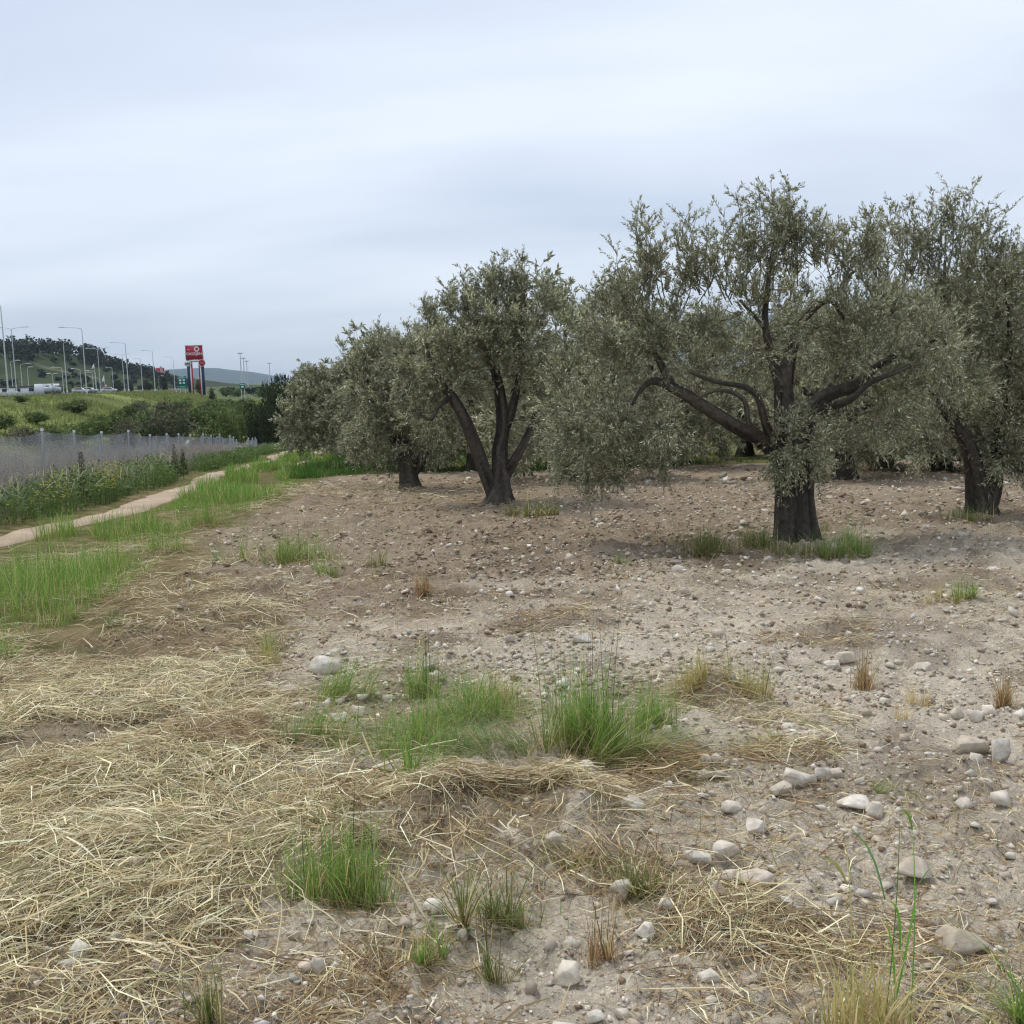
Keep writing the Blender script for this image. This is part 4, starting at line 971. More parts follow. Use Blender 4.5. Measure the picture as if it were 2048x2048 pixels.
# a few single long stalks that stand out
for k, (ax, ay, bx, by, hz0, hz1, lb) in enumerate(((1015, 1605, 1065, 1495, .02, .16, 'pale straw stalk standing at a slant left of the rounded grey stone'), (970, 1725, 1125, 1795, .05, .03, 'long pale stalk lying below the dark green tuft'),
        (595, 1762, 705, 1700, .02, .14, 'pale stalk leaning through the dark green tuft'), (545, 1960, 565, 1830, .015, .05, 'broad bleached stalk lying upright in the picture below the straw'),
        (485, 1720, 565, 1825, .06, .03, 'long stalk bent over the soil at the straw edge'), (300, 1470, 312, 1355, .01, .22, 'single thin pale stalk standing left of the brown heap'),
        (1545, 1445, 1330, 1425, .03, .02, 'long pale stalk lying right of the tallest grass tuft'), (1085, 1585, 985, 1570, .04, .04, 'yellow stalk resting on the hay heap'),
        (1660, 1460, 1390, 1408, .02, .03, 'thin stalk lying across the stones right of the tallest tuft'), (1270, 1480, 1120, 1490, .03, .04, 'pale stalk lying through the tallest grass tuft'))):
    A, B = ground(ax, ay), ground(bx, by) if abs(hz1 - hz0) < .06 else None
    if B is None:
        B = at(bx, by, A[1] + .02)
    else: B[2] = float(H(B[0], B[1])) + hz1
    A = A.copy(); A[2] = float(H(A[0], A[1])) + hz0 * .5
    t = np.linspace(0, 1, 6)[:, None]; P = A * (1 - t) + B * t + np.array((.01, .01, .02)) * np.sin(3.14 * t)
    V, Q = tubes(P[None], np.linspace(.0032, .0016, 6)[None], 5)
    o = obj('straw_stalk', V, Q, M_straw, col=np.repeat(np.array([(.55, .47, .29)]), len(V), 0), smooth=True, loc=A)
    tag(o, lb, 'straw stalk', 'single straw stalks')

# ------------------------------------------------------------------ stones
def ico(sub):
    import bmesh
    bm = bmesh.new(); bmesh.ops.create_icosphere(bm, subdivisions=sub, radius=1.0)
    V = np.array([v.co[:] for v in bm.verts]); T = np.array([[v.index for v in f.verts] for f in bm.faces]); bm.free(); return V, T
OV = np.array([(1, 0, 0), (-1, 0, 0), (0, 1, 0), (0, -1, 0), (0, 0, 1), (0, 0, -1)], float); OT = np.array([(0, 2, 4), (2, 1, 4), (1, 3, 4), (3, 0, 4), (2, 0, 5), (1, 2, 5), (3, 1, 5), (0, 3, 5)])
I1, T1 = ico(1); I2, T2 = ico(2); I3, T3 = ico(3)
def hull(seed, npts, cuts=0):
    """an angular broken stone: the hull of a few random points, optionally cut finer and roughened"""
    import bmesh
    r_ = np.random.default_rng(seed); P = unit(r_.normal(size=(npts, 3))); P = P * (.35 + .65 * .75 / np.abs(P).max(1, keepdims=True)) * r_.uniform(.85, 1.05, (npts, 1)) * np.array([1.1, 1.0, .72]) * r_.uniform(.8, 1.15, 3)
    bm = bmesh.new()
    for q in P: bm.verts.new(q)
    res = bmesh.ops.convex_hull(bm, input=bm.verts[:])
    bmesh.ops.delete(bm, geom=[v for v in bm.verts if not v.link_faces], context='VERTS')
    bmesh.ops.triangulate(bm, faces=bm.faces[:])
    if cuts:
        bmesh.ops.bevel(bm, geom=bm.edges[:], offset=.035, segments=1, affect='EDGES'); bmesh.ops.triangulate(bm, faces=bm.faces[:])
        bmesh.ops.subdivide_edges(bm, edges=bm.edges[:], cuts=cuts, use_grid_fill=True); bmesh.ops.triangulate(bm, faces=bm.faces[:])
    bm.verts.index_update(); V = np.array([v.co[:] for v in bm.verts]); T = np.array([[v.index for v in f.verts] for f in bm.faces]); bm.free()
    if cuts: V = V * (1 + .09 * (fbm(V[:, 0] * 4 + seed, V[:, 1] * 4 + V[:, 2] * 3.3, 1.2, 3, seed)[:, None] - .5))
    return V, T
def rock(V0, seed): return V0 * np.random.default_rng(seed).uniform(.6, 1.25, V0.shape)
STC = [(0.60, 0.545, 0.455), (0.68, 0.63, 0.545), (0.53, 0.465, 0.375), (0.57, 0.53, 0.46)]
rock_small = []
for k in range(12):
    V, T = hull(500 + k, 14); rock_small.append(mesh_data('stone', V, T, M_stone, np.array(STC[k % 4])[None] * np.linspace(.9, 1.08, len(V))[:, None], False))
STN = [  # px, py of the base, width px, height px, label
 (1187, 1580, 48, 58, 'whitish upright stone just below the tallest grass tuft'), (1172, 1545, 36, 30, 'small grey stone on top of the whitish upright one'), (770, 1572, 66, 44, 'smooth rounded grey stone in the middle of the left grass'),
 (1600, 1562, 70, 44, 'large angular stone with a neighbour at right, mid right foreground'), (1565, 1590, 50, 40, 'blocky stone just left below the large angular one'), (1648, 1555, 34, 40, 'narrow upright stone right of the large angular one'),
 (1672, 1548, 34, 28, 'small stone at the right end of the angular row'), (1515, 1668, 76, 44, 'long leaning stone beside a little hollow'), (1465, 1628, 44, 34, 'roundish stone up left of the long leaning one'),
 (1560, 1655, 22, 22, 'small round stone at the right tip of the long leaning one'), (1615, 1662, 24, 18, 'small pale pebble alone right of the long leaning stone'), (1398, 1742, 60, 46, 'angular grey stone left in the group of five'),
 (1455, 1735, 62, 44, 'grey slab like stone at the top of the group of five'), (1452, 1768, 44, 28, 'flat stone in the centre of the group of five'), (1512, 1775, 92, 40, 'wide pale mound like stone right in the group of five'),
 (1432, 1805, 50, 34, 'pale stone at the bottom of the group of five'), (1248, 1795, 50, 46, 'pale round stone behind the fan of dark grass'), (1292, 1882, 42, 36, 'rounded stone at the lower end of the pebble heap'),
 (1835, 1755, 78, 50, 'large pale faceted stone at right behind the tall plant'), (1775, 1760, 30, 18, 'small flat stone left of the large pale faceted one'), (1757, 1626, 44, 36, 'rounded stone at the right end of the buried slab'),
 (1715, 1612, 66, 30, 'long half buried slab at right'), (1955, 1510, 70, 50, 'big earthy boulder at the right edge, left of the pair'), (2005, 1525, 44, 58, 'big upright stone at the right edge'), (1918, 1428, 28, 32, 'pale stone atop the little pair at right'),
 (1950, 1440, 38, 36, 'grey stone in the little pair at right'), (1935, 1905, 96, 66, 'big dusty half buried stone at the lower right'), (650, 1345, 66, 40, 'pale crumbly clod like stone beside the yellow and green tuft'),
 (712, 1440, 42, 30, 'pale angular stone right of the bent over tuft'), (672, 1448, 40, 20, 'flat pale stone lying left of the angular one in the grass'), (578, 1392, 40, 34, 'white stone at the left end of the bent over tuft'),
 (1108, 1722, 36, 48, 'pale tilted stone under the edge of the hay heap'), (1412, 1530, 28, 26, 'left stone of the little cluster right of the tall tuft'), (1434, 1528, 26, 34, 'middle stone of the little cluster right of the tall tuft'),
 (1452, 1530, 20, 20, 'white pebble of the little cluster right of the tall tuft'), (1412, 1552, 40, 26, 'stone below the little cluster right of the tall tuft'), (1334, 1475, 36, 24, 'pale stone at the foot of the small right hand tuft'),
 (1336, 1575, 20, 18, 'small pale pebble beneath the fallen blades'), (1437, 1272, 30, 28, 'white stone alone on the soil below the largest tree'), (1357, 1152, 36, 30, 'white stone up left of the largest tree grass'),
 (1371, 1188, 18, 20, 'little white stone under the one left of the largest tree grass'), (1453, 1148, 24, 14, 'pale flat stone in front of the dark clump'), (1720, 1126, 34, 16, 'pale stone in front of the clump right of the largest trunk'),
 (1585, 1126, 16, 12, 'little white stone in front of the largest trunk'), (1850, 1330, 40, 24, 'pale wide stone on open ground at right'), (1665, 1325, 34, 24, 'left of two pale stones beside the reddish tuft'), (1695, 1322, 44, 30, 'right of two pale stones beside the reddish tuft'),
 (1782, 1326, 22, 14, 'little pale stone between the pair and the wide one'), (1133, 1962, 64, 40, 'long slanting stone near the bottom centre'), (1420, 1975, 50, 40, 'dusty angular stone near the bottom right of centre'), (1482, 1990, 24, 18, 'small rounded stone right of the dusty angular one'),
 (1192, 2045, 40, 30, 'pale stone at the bottom edge centre'), (632, 1945, 36, 44, 'brown grey upright stone at the bottom left of centre'), (498, 1886, 34, 22, 'pale stone at the straw edge'), (586, 1880, 32, 28, 'grey stone right of the one at the straw edge'),
 (925, 1890, 22, 40, 'thin upright stone beside the tall dark blades'), (868, 1830, 50, 36, 'pale earthy stone above the small bright tuft'), (1265, 1640, 50, 34, 'dusty stone at the right end of the hay heap'), (1810, 1475, 22, 18, 'small white triangular stone at right'),
 (1990, 1800, 30, 18, 'low stone at right behind the dusty boulder'), (1560, 1330, 24, 16, 'pale stone right above the hollow'), (255, 1365, 18, 12, 'small white stone on the left straw'), (1020, 1290, 24, 18, 'pale stone on soil left of the tall stalks'), (1165, 1285, 40, 24, 'pale clod behind the tall stalks')]
for k, (px, py, wp, hp, lb) in enumerate(STN):
    g = ground(px, py); s = ppm(g[1]); w_, h_ = wp / s, hp / s
    V, T = hull(700 + k, 16, 1 if wp > 30 else 0); V = V / np.array([np.ptp(V[:, 0]), np.ptp(V[:, 1]), np.ptp(V[:, 2])])
    view = .38
    hz_ = min(max(h_ * .95, .35 * w_), .85 * w_ if h_ < w_ * 1.1 else 9); V = V * np.array([w_, w_ * .8, hz_])
    y0 = g[1] + w_ * .3; zz = float(H(g[0], y0))
    col = np.array(STC[k % 4]) * rng.uniform(.92, 1.1)
    V = V + np.array([g[0], y0, zz + hz_ * .30])
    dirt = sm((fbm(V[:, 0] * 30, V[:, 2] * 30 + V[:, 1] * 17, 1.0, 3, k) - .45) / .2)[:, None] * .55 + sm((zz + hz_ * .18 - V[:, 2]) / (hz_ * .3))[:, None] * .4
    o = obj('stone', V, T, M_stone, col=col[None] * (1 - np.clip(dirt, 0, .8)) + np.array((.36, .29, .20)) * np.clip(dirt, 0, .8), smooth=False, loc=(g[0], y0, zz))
    tag(o, lb, 'stone', 'pale stones on the tilled soil')
# further single stones, sizes falling off; places by patch of ground
LM = [(1165, 1508, 'the tallest green tuft'), (1300, 1462, 'the small tuft beside the tallest one'), (1187, 1575, 'the whitish upright stone'), (1600, 1560, 'the large angular stone'), (1515, 1665, 'the long leaning stone'), (1455, 1760, 'the group of five stones'),
      (1835, 1750, 'the large pale faceted stone'), (1720, 1610, 'the half buried slab'), (1970, 1515, 'the right edge boulders'), (1925, 1435, 'the little pair of stones'), (1935, 1900, 'the big dusty stone'), (1248, 1795, 'the pale round stone'),
      (1205, 1925, 'the reddish stemmed tuft'), (1133, 1960, 'the long slanting stone'), (1420, 1975, 'the dusty angular stone'), (632, 1945, 'the brown grey upright stone'), (862, 1935, 'the small bright tuft'), (1000, 1950, 'the thin wispy tuft'),
      (1432, 1535, 'the little stone cluster'), (1728, 1368, 'the reddish dry tuft'), (1425, 1395, 'the small dark hollow'), (1850, 1330, 'the pale wide stone'), (1437, 1270, 'the lone white stone'), (1357, 1150, 'the white stone by the grass'), (2018, 1408, 'the orange red tuft'),
      (1935, 1205, 'the green tuft on stony ground'), (1690, 1112, 'the clump right of the largest trunk'), (845, 1192, 'the rust coloured tuft'), (600, 1122, 'the dark green clump'), (650, 1340, 'the pale crumbly clod'), (1020, 1288, 'the pale stone left of the stalks'),
      (1600, 1265, 'the brown hay drift'), (1845, 1400, 'the sparse dry stems'), (1560, 1490, 'the flattened yellowing tuft'), (1265, 1638, 'the hay heap end stone'), (1500, 1860, 'the straw patch at lower right')]
LMW = [(ground(a_, b_)[:2], nm) for a_, b_, nm in LM]
def stone_label(x, y, s_, flat):
    d = [np.hypot(x - g_[0], y - g_[1]) / y for g_, _ in LMW]; g_, nm = LMW[int(np.argmin(d))]; dx, dy = x - g_[0], y - g_[1]
    k = 'beside' if min(d) < .012 else ('left of' if dx < 0 else 'right of') if abs(dy) < .5 * abs(dx) else ('behind' if dy > 0 else 'in front of') if abs(dx) < .35 * abs(dy) else ('behind and ' if dy > 0 else 'in front and ') + ('left of' if dx < 0 else 'right of')
    px_ = s_ / y * F; sz = 'tiny' if px_ < 6 else 'small' if px_ < 9 else 'bigger' if px_ > 13 else 'middling'
    return f"{sz} {'flat' if flat < .8 else 'rounded' if flat < .97 else 'chunky'} pale stone {k} {nm}"
zones = [(gpoly([(1240, 1600), (2048, 1600), (2048, 2048), (1240, 2048)]), 75), (gpoly([(1330, 1440), (2048, 1440), (2048, 1600), (1330, 1600)]), 60), (gpoly([(1250, 1140), (2048, 1140), (2048, 1420), (1250, 1420)]), 55),
         (gpoly([(560, 1150), (1230, 1150), (1230, 1330), (600, 1330)]), 22), (gpoly([(480, 1840), (1230, 1840), (1230, 2048), (480, 2048)]), 20), (gpoly([(1180, 1830), (1290, 1830), (1290, 1890), (1180, 1890)]), 8)]
for poly, n in zones:
    for x, y in scatter(poly, n):
        o = bpy.data.objects.new('stone', rock_small[rng.integers(0, 12)]); link(o)
        s_ = float(np.clip(rng.lognormal(math.log(.0165 * (y / 4) ** .5), .42), .007, .06)); fl = rng.uniform(.65, 1.1)
        o.location = (x, y, float(H(x, y)) + s_ * .25); o.scale = (s_ * rng.uniform(.8, 1.3), s_, s_ * fl); o.rotation_euler = (rng.normal() * .3, rng.normal() * .3, rng.uniform(0, 6.28))
        tag(o, stone_label(x, y, s_, fl), 'stone', 'small pale stones on the tilled soil')
# gravel and clods: past counting
def debris(name, n, size, jit, cols, wts, mat, maskf, label, sink=.25, grow=.55):
    ps = []
    for (I, T), n_, r0, r1 in (((I1, T1), n // 4, 2.0, 6.5), ((OV, OT), n - n // 4, 5.5, 30.0)):
        r = np.exp(rng.uniform(math.log(r0), math.log(r1), n_)); a = R(-33) + R(66) * rng.random(n_); x = r * np.sin(a); y = r * np.cos(a)
        m = (tilled(x, y) > .5) & maskf(x, y); x, y = x[m], y[m]; k = len(x)
        s_ = size * (y / 4) ** grow * rng.lognormal(0, jit, k); th = rng.uniform(0, 6.28, k); vi = rng.integers(0, 14, k); zz = H(x, y) + s_ * sink
        for v_ in range(14):
            g_ = np.where(vi == v_)[0]
            if not len(g_): continue
            S, TT = hull(900 + v_, 11) if len(I) > 6 else hull(930 + v_, 8)
            c, s = np.cos(th[g_])[:, None], np.sin(th[g_])[:, None]
            V = np.stack([S[:, 0] * c - S[:, 1] * s, S[:, 0] * s + S[:, 1] * c, S[:, 2] * rng.uniform(.7, 1.2, len(g_))[:, None]], -1) * s_[g_][:, None, None]
            V += np.stack([x[g_], y[g_], zz[g_]], -1)[:, None]
            Q = (np.arange(len(g_)) * len(S))[:, None, None] + TT[None]
            ps.append((V.reshape(-1, 3), Q.reshape(-1, 3), np.repeat(pick(cols, wts, len(g_), .12), len(S), 0)))
    V, Q, C = merge(ps)
    return tag(obj(name, V, Q, mat, col=C), label, kind='stuff')
debris('gravel', 40000, .0080, .55, STC + [(.42, .35, .265)], [2, 1.5, 2, 2, 2], M_stone, lambda x, y: (fbm(x, y, .9, 3, 451) + .18 * sm((x + .2) / 2.0) - .10 * sm((.3 - x) / 2) > .40 + .16 * rng.random(len(x))), 'fine pale gravel mixed into the soil', grow=.55)
debris('soil_clods', 25000, .0105, .42, [(0.47, 0.40, 0.30), (0.31, 0.235, 0.165), (0.51, 0.44, 0.34), (0.25, 0.18, 0.125)], [3, 2.4, 3, 1], M_clod, lambda x, y: fbm(x, y, 1.4, 3, 461) > .34 + .2 * rng.random(len(x)), 'crumbled clods of turned soil', sink=.1, grow=.85)

# fallen olive leaves and twigs under the crowns
n = 9000; r = np.exp(rng.uniform(math.log(8), math.log(26), n)); a = R(-8) + R(38) * rng.random(n); x = r * np.sin(a); y = r * np.cos(a)
m = (tilled(x, y) > .6) & (y > 9.5) & (fbm(x, y, .5, 3, 481) > .42); x, y = x[m], y[m]; n = len(x)
d_ = unit(np.c_[rng.normal(size=(n, 2)), rng.normal(size=n) * .15])
LV, LQ = leaves(np.c_[x, y, H(x, y) + .012], d_, rng.uniform(.04, .09, n), rng.uniform(.008, .016, n))
tag(obj('leaf_litter', LV, LQ, M_straw, col=np.repeat(pick([(.20, .15, .09), (.28, .21, .13), (.13, .10, .065), (.33, .28, .19)], [2, 2, 2, 1], n), 4, 0)), 'brown fallen leaves and bits of twig under the olive crowns', kind='stuff')

# ================================================================== LEFT SIDE: WEEDS, FENCE, SLOPE
rng = np.random.default_rng(177)
# ------------------------------------------------------------------ fence
FD0, FS = 23.4, 3.0
def fence():
    y0 = FD0 - 3 * FS
    f0 = np.array((float(XF(y0)), y0, float(H0(XF(y0), y0))))
    f = empty('wire_fence', f0); tag(f, 'long galvanised wire mesh fence sagging between posts beyond the dry weeds', 'fence')
    tops = []; lean = {11: (.10, .05), 13: (-.12, .0), 14: (.16, .1), 15: (.12, 0)}
    for k in range(-3, 19):
        y = FD0 + k * FS; x = float(XF(y)) + rng.normal() * .04; z = float(H0(x, y)); ht = 1.52 + rng.normal() * .04
        ln = np.array(lean.get(k, (rng.normal() * .02, rng.normal() * .02)))
        top = np.array((x + ln[0] * ht, y + ln[1] * ht, z + ht)); bot = np.array((x, y, z - .1))
        ax = unit(top - bot)
        mb = MB().tube([bot - f0, top - f0], .027, 8)
        p = mb.build('post', M_wire, f, True)
        mb = MB().tube([top - f0 - ax * .01, top - f0 + ax * .05], [.038, .034], 8); mb.build('post_cap', M_lamp, p, True)
        tops.append((bot + ax * .1, top))
    # wire mesh of each bay: slanting wires woven both ways plus three line wires
    for k in range(len(tops) - 1):
        (b0, t0), (b1, t1) = tops[k], tops[k + 1]
        sag = rng.uniform(.02, .10) * (2.2 if k > 12 else 1)
        def at_uv(u, v):
            u = np.asarray(u)[..., None]; v = np.asarray(v)[..., None]
            p = (b0 * (1 - u) + b1 * u) * (1 - v) + (t0 * (1 - u) + t1 * u) * v
            p = p.copy(); p[..., 2] -= sag * 4 * (u * (1 - u) * v)[..., 0]; p[..., 0] += .05 * np.sin(u[..., 0] * 7 + k) * v[..., 0]
            return p
        H_, W_, step = 1.45, FS, .065
        s0 = np.arange(-H_, W_, step); Ps = []
        for sgn in (1, -1):
            a = np.clip(s0, 0, W_); b_ = np.clip(s0 + H_, 0, W_); va = (a - s0) / H_; vb = (b_ - s0) / H_
            t = np.linspace(0, 1, 4)[None]
            U = (a[:, None] * (1 - t) + b_[:, None] * t) / W_; Vv = va[:, None] * (1 - t) + vb[:, None] * t
            if sgn < 0: U = 1 - U
            Ps.append(at_uv(U, Vv * .985))
        for v in (.02, .5, .99):
            Ps.append(at_uv(np.linspace(0, 1, 4)[None], np.full((1, 4), v)))
        P = np.concatenate(Ps) - f0
        V, Q = ribbons(P, np.repeat(np.array([[.7, .7, .1]]), len(P), 0), np.full(P.shape[:2], .0022))
        obj('wire_panel', V, Q, M_wire, f)
fence()

# ------------------------------------------------------------------ weeds between the track and the fence
def weeds():
    # tall dry stems, greyish, standing thick against the fence
    n = 30000; y = 9 + 62 * rng.random(n) ** 1.25; u = rng.random(n) ** .75
    xa, xb = XP(y) - 1.15, XF(y) - 1.6; x = xa + (xb - xa) * (.18 + .82 * u)
    k = fbm(x, y, .5, 3, 601) > .30; x, y, u = x[k], y[k], u[k]; n = len(x)
    h = (.80 + .52 * sm(u * 1.6)) * rng.uniform(.6, 1.12, n) * (.75 + .5 * fbm(x, y, .35, 2, 605)) * (1 - .22 * sm((y - 40) / 25))
    c = pick([(.42, .37, .32), (.36, .325, .29), (.46, .41, .33), (.30, .27, .24)], [3, 3, 2, 2], n)
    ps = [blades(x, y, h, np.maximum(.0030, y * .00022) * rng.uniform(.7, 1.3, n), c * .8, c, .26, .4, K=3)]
    # their fine side branchlets
    m = 44000; i = rng.integers(0, n, m); t = rng.uniform(.35, 1, m)
    bx = x[i] + rng.normal(size=m) * .07; by = y[i] + rng.normal(size=m) * .07; bz = H(bx, by) + h[i] * t * .93
    ps.append(blades(bx, by, rng.uniform(.06, .2, m), np.maximum(.0028, by * .0002), c[i], c[i] * 1.08, .7, .4, K=2, z0=bz))
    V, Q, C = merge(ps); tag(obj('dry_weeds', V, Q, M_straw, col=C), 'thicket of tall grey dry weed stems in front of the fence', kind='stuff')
    # green weeds along the track
    n = 24000; y = 9 + 58 * rng.random(n) ** 1.4; u = np.abs(rng.normal(size=n)) * .75
    x = XP(y) - .85 - u; k = (fbm(x, y, .7, 3, 611) > .36) & (u < 2.6); x, y, u = x[k], y[k], u[k]; n = len(x)
    hh = (.34 + .46 * np.clip(fbm(x, y, .5, 3, 615) * 2 - .5, 0, 1)) * (1 - .35 * np.exp(-(u / .22) ** 2)); z = H(x, y) + hh * rng.random(n) ** .7
    dd = unit(np.c_[rng.normal(size=(n, 2)), rng.normal(size=n) * .5 + .5])
    LV, LQ = leaves(np.c_[x, y, z], dd, rng.uniform(.06, .17, n), rng.uniform(.010, .024, n))
    lc = pick([(.10, .165, .05), (.14, .22, .065), (.19, .27, .095), (.08, .125, .045), (.26, .31, .16)], [3, 3, 2, 2, .7], n, .2)
    ps = [(LV, LQ, np.repeat(lc, 4, 0))]
    n2 = 6000; i = rng.integers(0, n, n2); c = pick(PAL['dark'][1], [1, 1, 1], n2)
    ps.append(blades(x[i], y[i], hh[i] * rng.uniform(.7, 1.2, n2), np.maximum(.004, y[i] * .0003), c * .9, c, .3, .5, K=4))
    V, Q, C = merge(ps); tag(obj('green_weeds', V, Q, M_grass, col=C), 'tangle of green weeds along the left side of the farm track', kind='stuff')
    # wild oats: pale drooping heads on thin stalks
    n = 330; y = 12 + 20 * rng.random(n) ** 1.4; x = XP(y) - .8 - rng.random(n) * 1.1; h = rng.uniform(.55, .95, n)
    c = pick([(.40, .42, .26), (.46, .46, .30), (.33, .38, .20)], [1, 1, 1], n)
    ps = [blades(x, y, h, np.full(n, .0035), c * .6, c * .8, .25, .5)]
    hx_, hy_ = x + rng.normal(size=n) * .05, y + rng.normal(size=n) * .05
    ps.append(blades(hx_, hy_, rng.uniform(.16, .30, n), np.full(n, .011), c, c * 1.1, .4, .6, z0=H(hx_, hy_) + h * .72))
    V, Q, C = merge(ps); tag(obj('wild_oats', V, Q, M_grass, col=C), 'pale wild oat heads standing out of the green weeds', kind='stuff')
    # small pale flower heads and yellow flowers
    def flowers(name, label, n, cx, cy, sx, sy, cols, size, zlo, zhi):
        x = np.concatenate([rng.normal(a, sx, n // len(cx)) for a in cx]); y = np.concatenate([rng.normal(b, sy, n // len(cx)) for b in cy]); n = len(x)
        x = np.minimum(x, XP(y) - .8); z = H(x, y) + rng.uniform(zlo, zhi, n); m = 5
        ang_ = np.tile(np.arange(m) * 6.283 / m, n) + rng.random(n * m); dd = unit(np.c_[np.cos(ang_), np.sin(ang_), rng.uniform(.1, .7, n * m)])
        P = np.repeat(np.c_[x, y, z], m, 0); LV, LQ = leaves(P, dd, np.full(n * m, size) * rng.uniform(.7, 1.3, n * m), np.full(n * m, size * .38))
        c = np.repeat(pick(cols, [1] * len(cols), n), m, 0); ps = [(LV, LQ, np.repeat(c, 4, 0))]
        g_ = pick([(.09, .14, .04)], [1], n); ps.append(blades(x, y, z - H(x, y), np.full(n, .003), g_, g_, .02, .1, K=3))
        V, Q, C = merge(ps); tag(obj(name, V, Q, M_flower, col=C), label, kind='stuff')
    p1, p2, p3 = ground(215, 1032), ground(280, 1012), ground(240, 1010)
    flowers('yellow_flowers', 'yellow blossoms among the green weeds beside the track', 270, [p1[0] - .15, p2[0] - .6, p3[0] - .9], [p1[1], p2[1] + 1.2, p3[1] + 1.5], .32, .55, [(.55, .50, .05), (.62, .57, .09)], .022, .3, .85)
    flowers('pale_flowers', 'tiny pale flower heads scattered over the weeds', 500, [-8.6, -9.0, -9.6, -10.3], [15, 18, 22, 27], .6, 1.8, [(.55, .54, .46), (.48, .50, .40)], .014, .4, .95)
weeds()
def dock(px, Y, h, label):
    x = at(px, 960, Y)[0]; g = np.array((x, Y, float(H(x, Y)))); n = 260; t = rng.random(n); a = rng.uniform(0, 6.28, n)
    z = g[2] + h * (.15 + .85 * t); rr = .09 * (1 - t) + .02
    P = np.c_[g[0] + rr * np.cos(a) * rng.random(n), g[1] + rr * np.sin(a) * rng.random(n), z]
    dd = unit(np.c_[np.cos(a), np.sin(a), rng.uniform(.2, 1.2, n)])
    LV, LQ = leaves(P, dd, .04 + .08 * (1 - t), .006 + .010 * (1 - t))
    LC = np.repeat(pick([(.045, .065, .03), (.06, .075, .035), (.08, .07, .04)], [1, 1, 1], n), 4, 0)
    t_ = empty('tall_weed', (g[0], g[1], g[2])); tag(t_, label, 'weed', 'tall dark weeds by the track')
    obj('leaves', LV - g, LQ, M_grass, t_, LC)
    MB().tube([(0, 0, -.05), (.01, 0, h * .5), (0, .01, h)], [.012, .008, .003], 6).build('stem', M_twig2, t_, True)
M_twig2 = mat_plain('weed_stem', (.08, .08, .045), .8)
dock(165, 20.5, 1.1, 'tall dark leafy weed spike near the left edge, beside the track')
dock(352, 30, 1.05, 'taller of two dark weed spikes beside the middle of the track'); dock(368, 30.5, .9, 'shorter of two dark weed spikes beside the middle of the track')

# ------------------------------------------------------------------ shrubs on the slope
def shrub_mesh(seed, n, cols, wts, leaf, squash=.75):
    global rng
    rng = np.random.default_rng(seed)
    nb = 15; bc = unit(rng.normal(size=(nb, 3))) * rng.uniform(.25, .75, (nb, 1)) * np.array([1, 1, squash]); bc[:, 2] += .62; br = rng.uniform(.24, .46, nb)
    i = rng.integers(0, nb, n); d = unit(rng.normal(size=(n, 3))); P = bc[i] + d * (br[i] * rng.random(n) ** .33)[:, None]
    P[:, 2] = np.maximum(P[:, 2], .02 + .1 * rng.random(n))
    dd = unit(d + rng.normal(size=(n, 3)) * .5 + np.array([0, 0, .35])); LV, LQ = leaves(P, dd, leaf * rng.uniform(.6, 1.3, n), leaf * .28 * rng.uniform(.7, 1.3, n))
    cl = (.75 + .5 * rng.random(nb))[i]; LC = np.repeat(pick(cols, wts, n, .2) * cl[:, None], 4, 0)
    st = MB()
    for k in range(5): st.tube([(0, 0, -.1), bc[k] * np.array([.4, .4, .5]), bc[k]], [.05, .035, .015], 5)
    return mesh_data('foliage', LV, LQ, M_shrub, LC), mesh_data('stems', np.concatenate(st.V), np.concatenate(st.Q), M_twig2)
GREENS = [(0.116, 0.163, 0.050), (0.155, 0.209, 0.070), (0.093, 0.124, 0.043), (0.202, 0.232, 0.093)]
GREYS = [(0.128, 0.135, 0.083), (0.165, 0.158, 0.105), (0.090, 0.098, 0.060), (0.195, 0.173, 0.128)]
DARKS = [(0.040, 0.057, 0.028), (0.057, 0.075, 0.034), (0.032, 0.044, 0.021)]
SH = {'green': [shrub_mesh(801, 2600, GREENS, [3, 2, 2, 1], .11), shrub_mesh(802, 2600, GREENS, [2, 3, 2, 1], .12)], 'grey': [shrub_mesh(803, 2600, GREYS, [3, 2, 2, 1], .10), shrub_mesh(804, 2600, GREYS, [2, 2, 3, 1], .10)],
      'dark': [shrub_mesh(805, 3200, DARKS, [2, 2, 1], .10, 1.0), shrub_mesh(806, 3200, DARKS, [1, 2, 2], .10, 1.0)]}
rng = np.random.default_rng(277)
def shrub(px, Y, wpx, hpx, kind, label, name='shrub', cat='shrub', group='shrubs on the slope beyond the fence', sink=.0):
    x = at(px, 850, Y)[0]; s = ppm(Y); z = float(H0(x, Y)) - sink
    o = empty(name, (x, Y, z), rng.uniform(0, 6.28)); o.scale = (wpx / s / 2, wpx / s / 2, hpx / s / 1.45); tag(o, label, cat, group)
    f, st = SH[kind][rng.integers(0, 2)]
    link(bpy.data.objects.new('foliage', f), o); link(bpy.data.objects.new('stems', st), o)
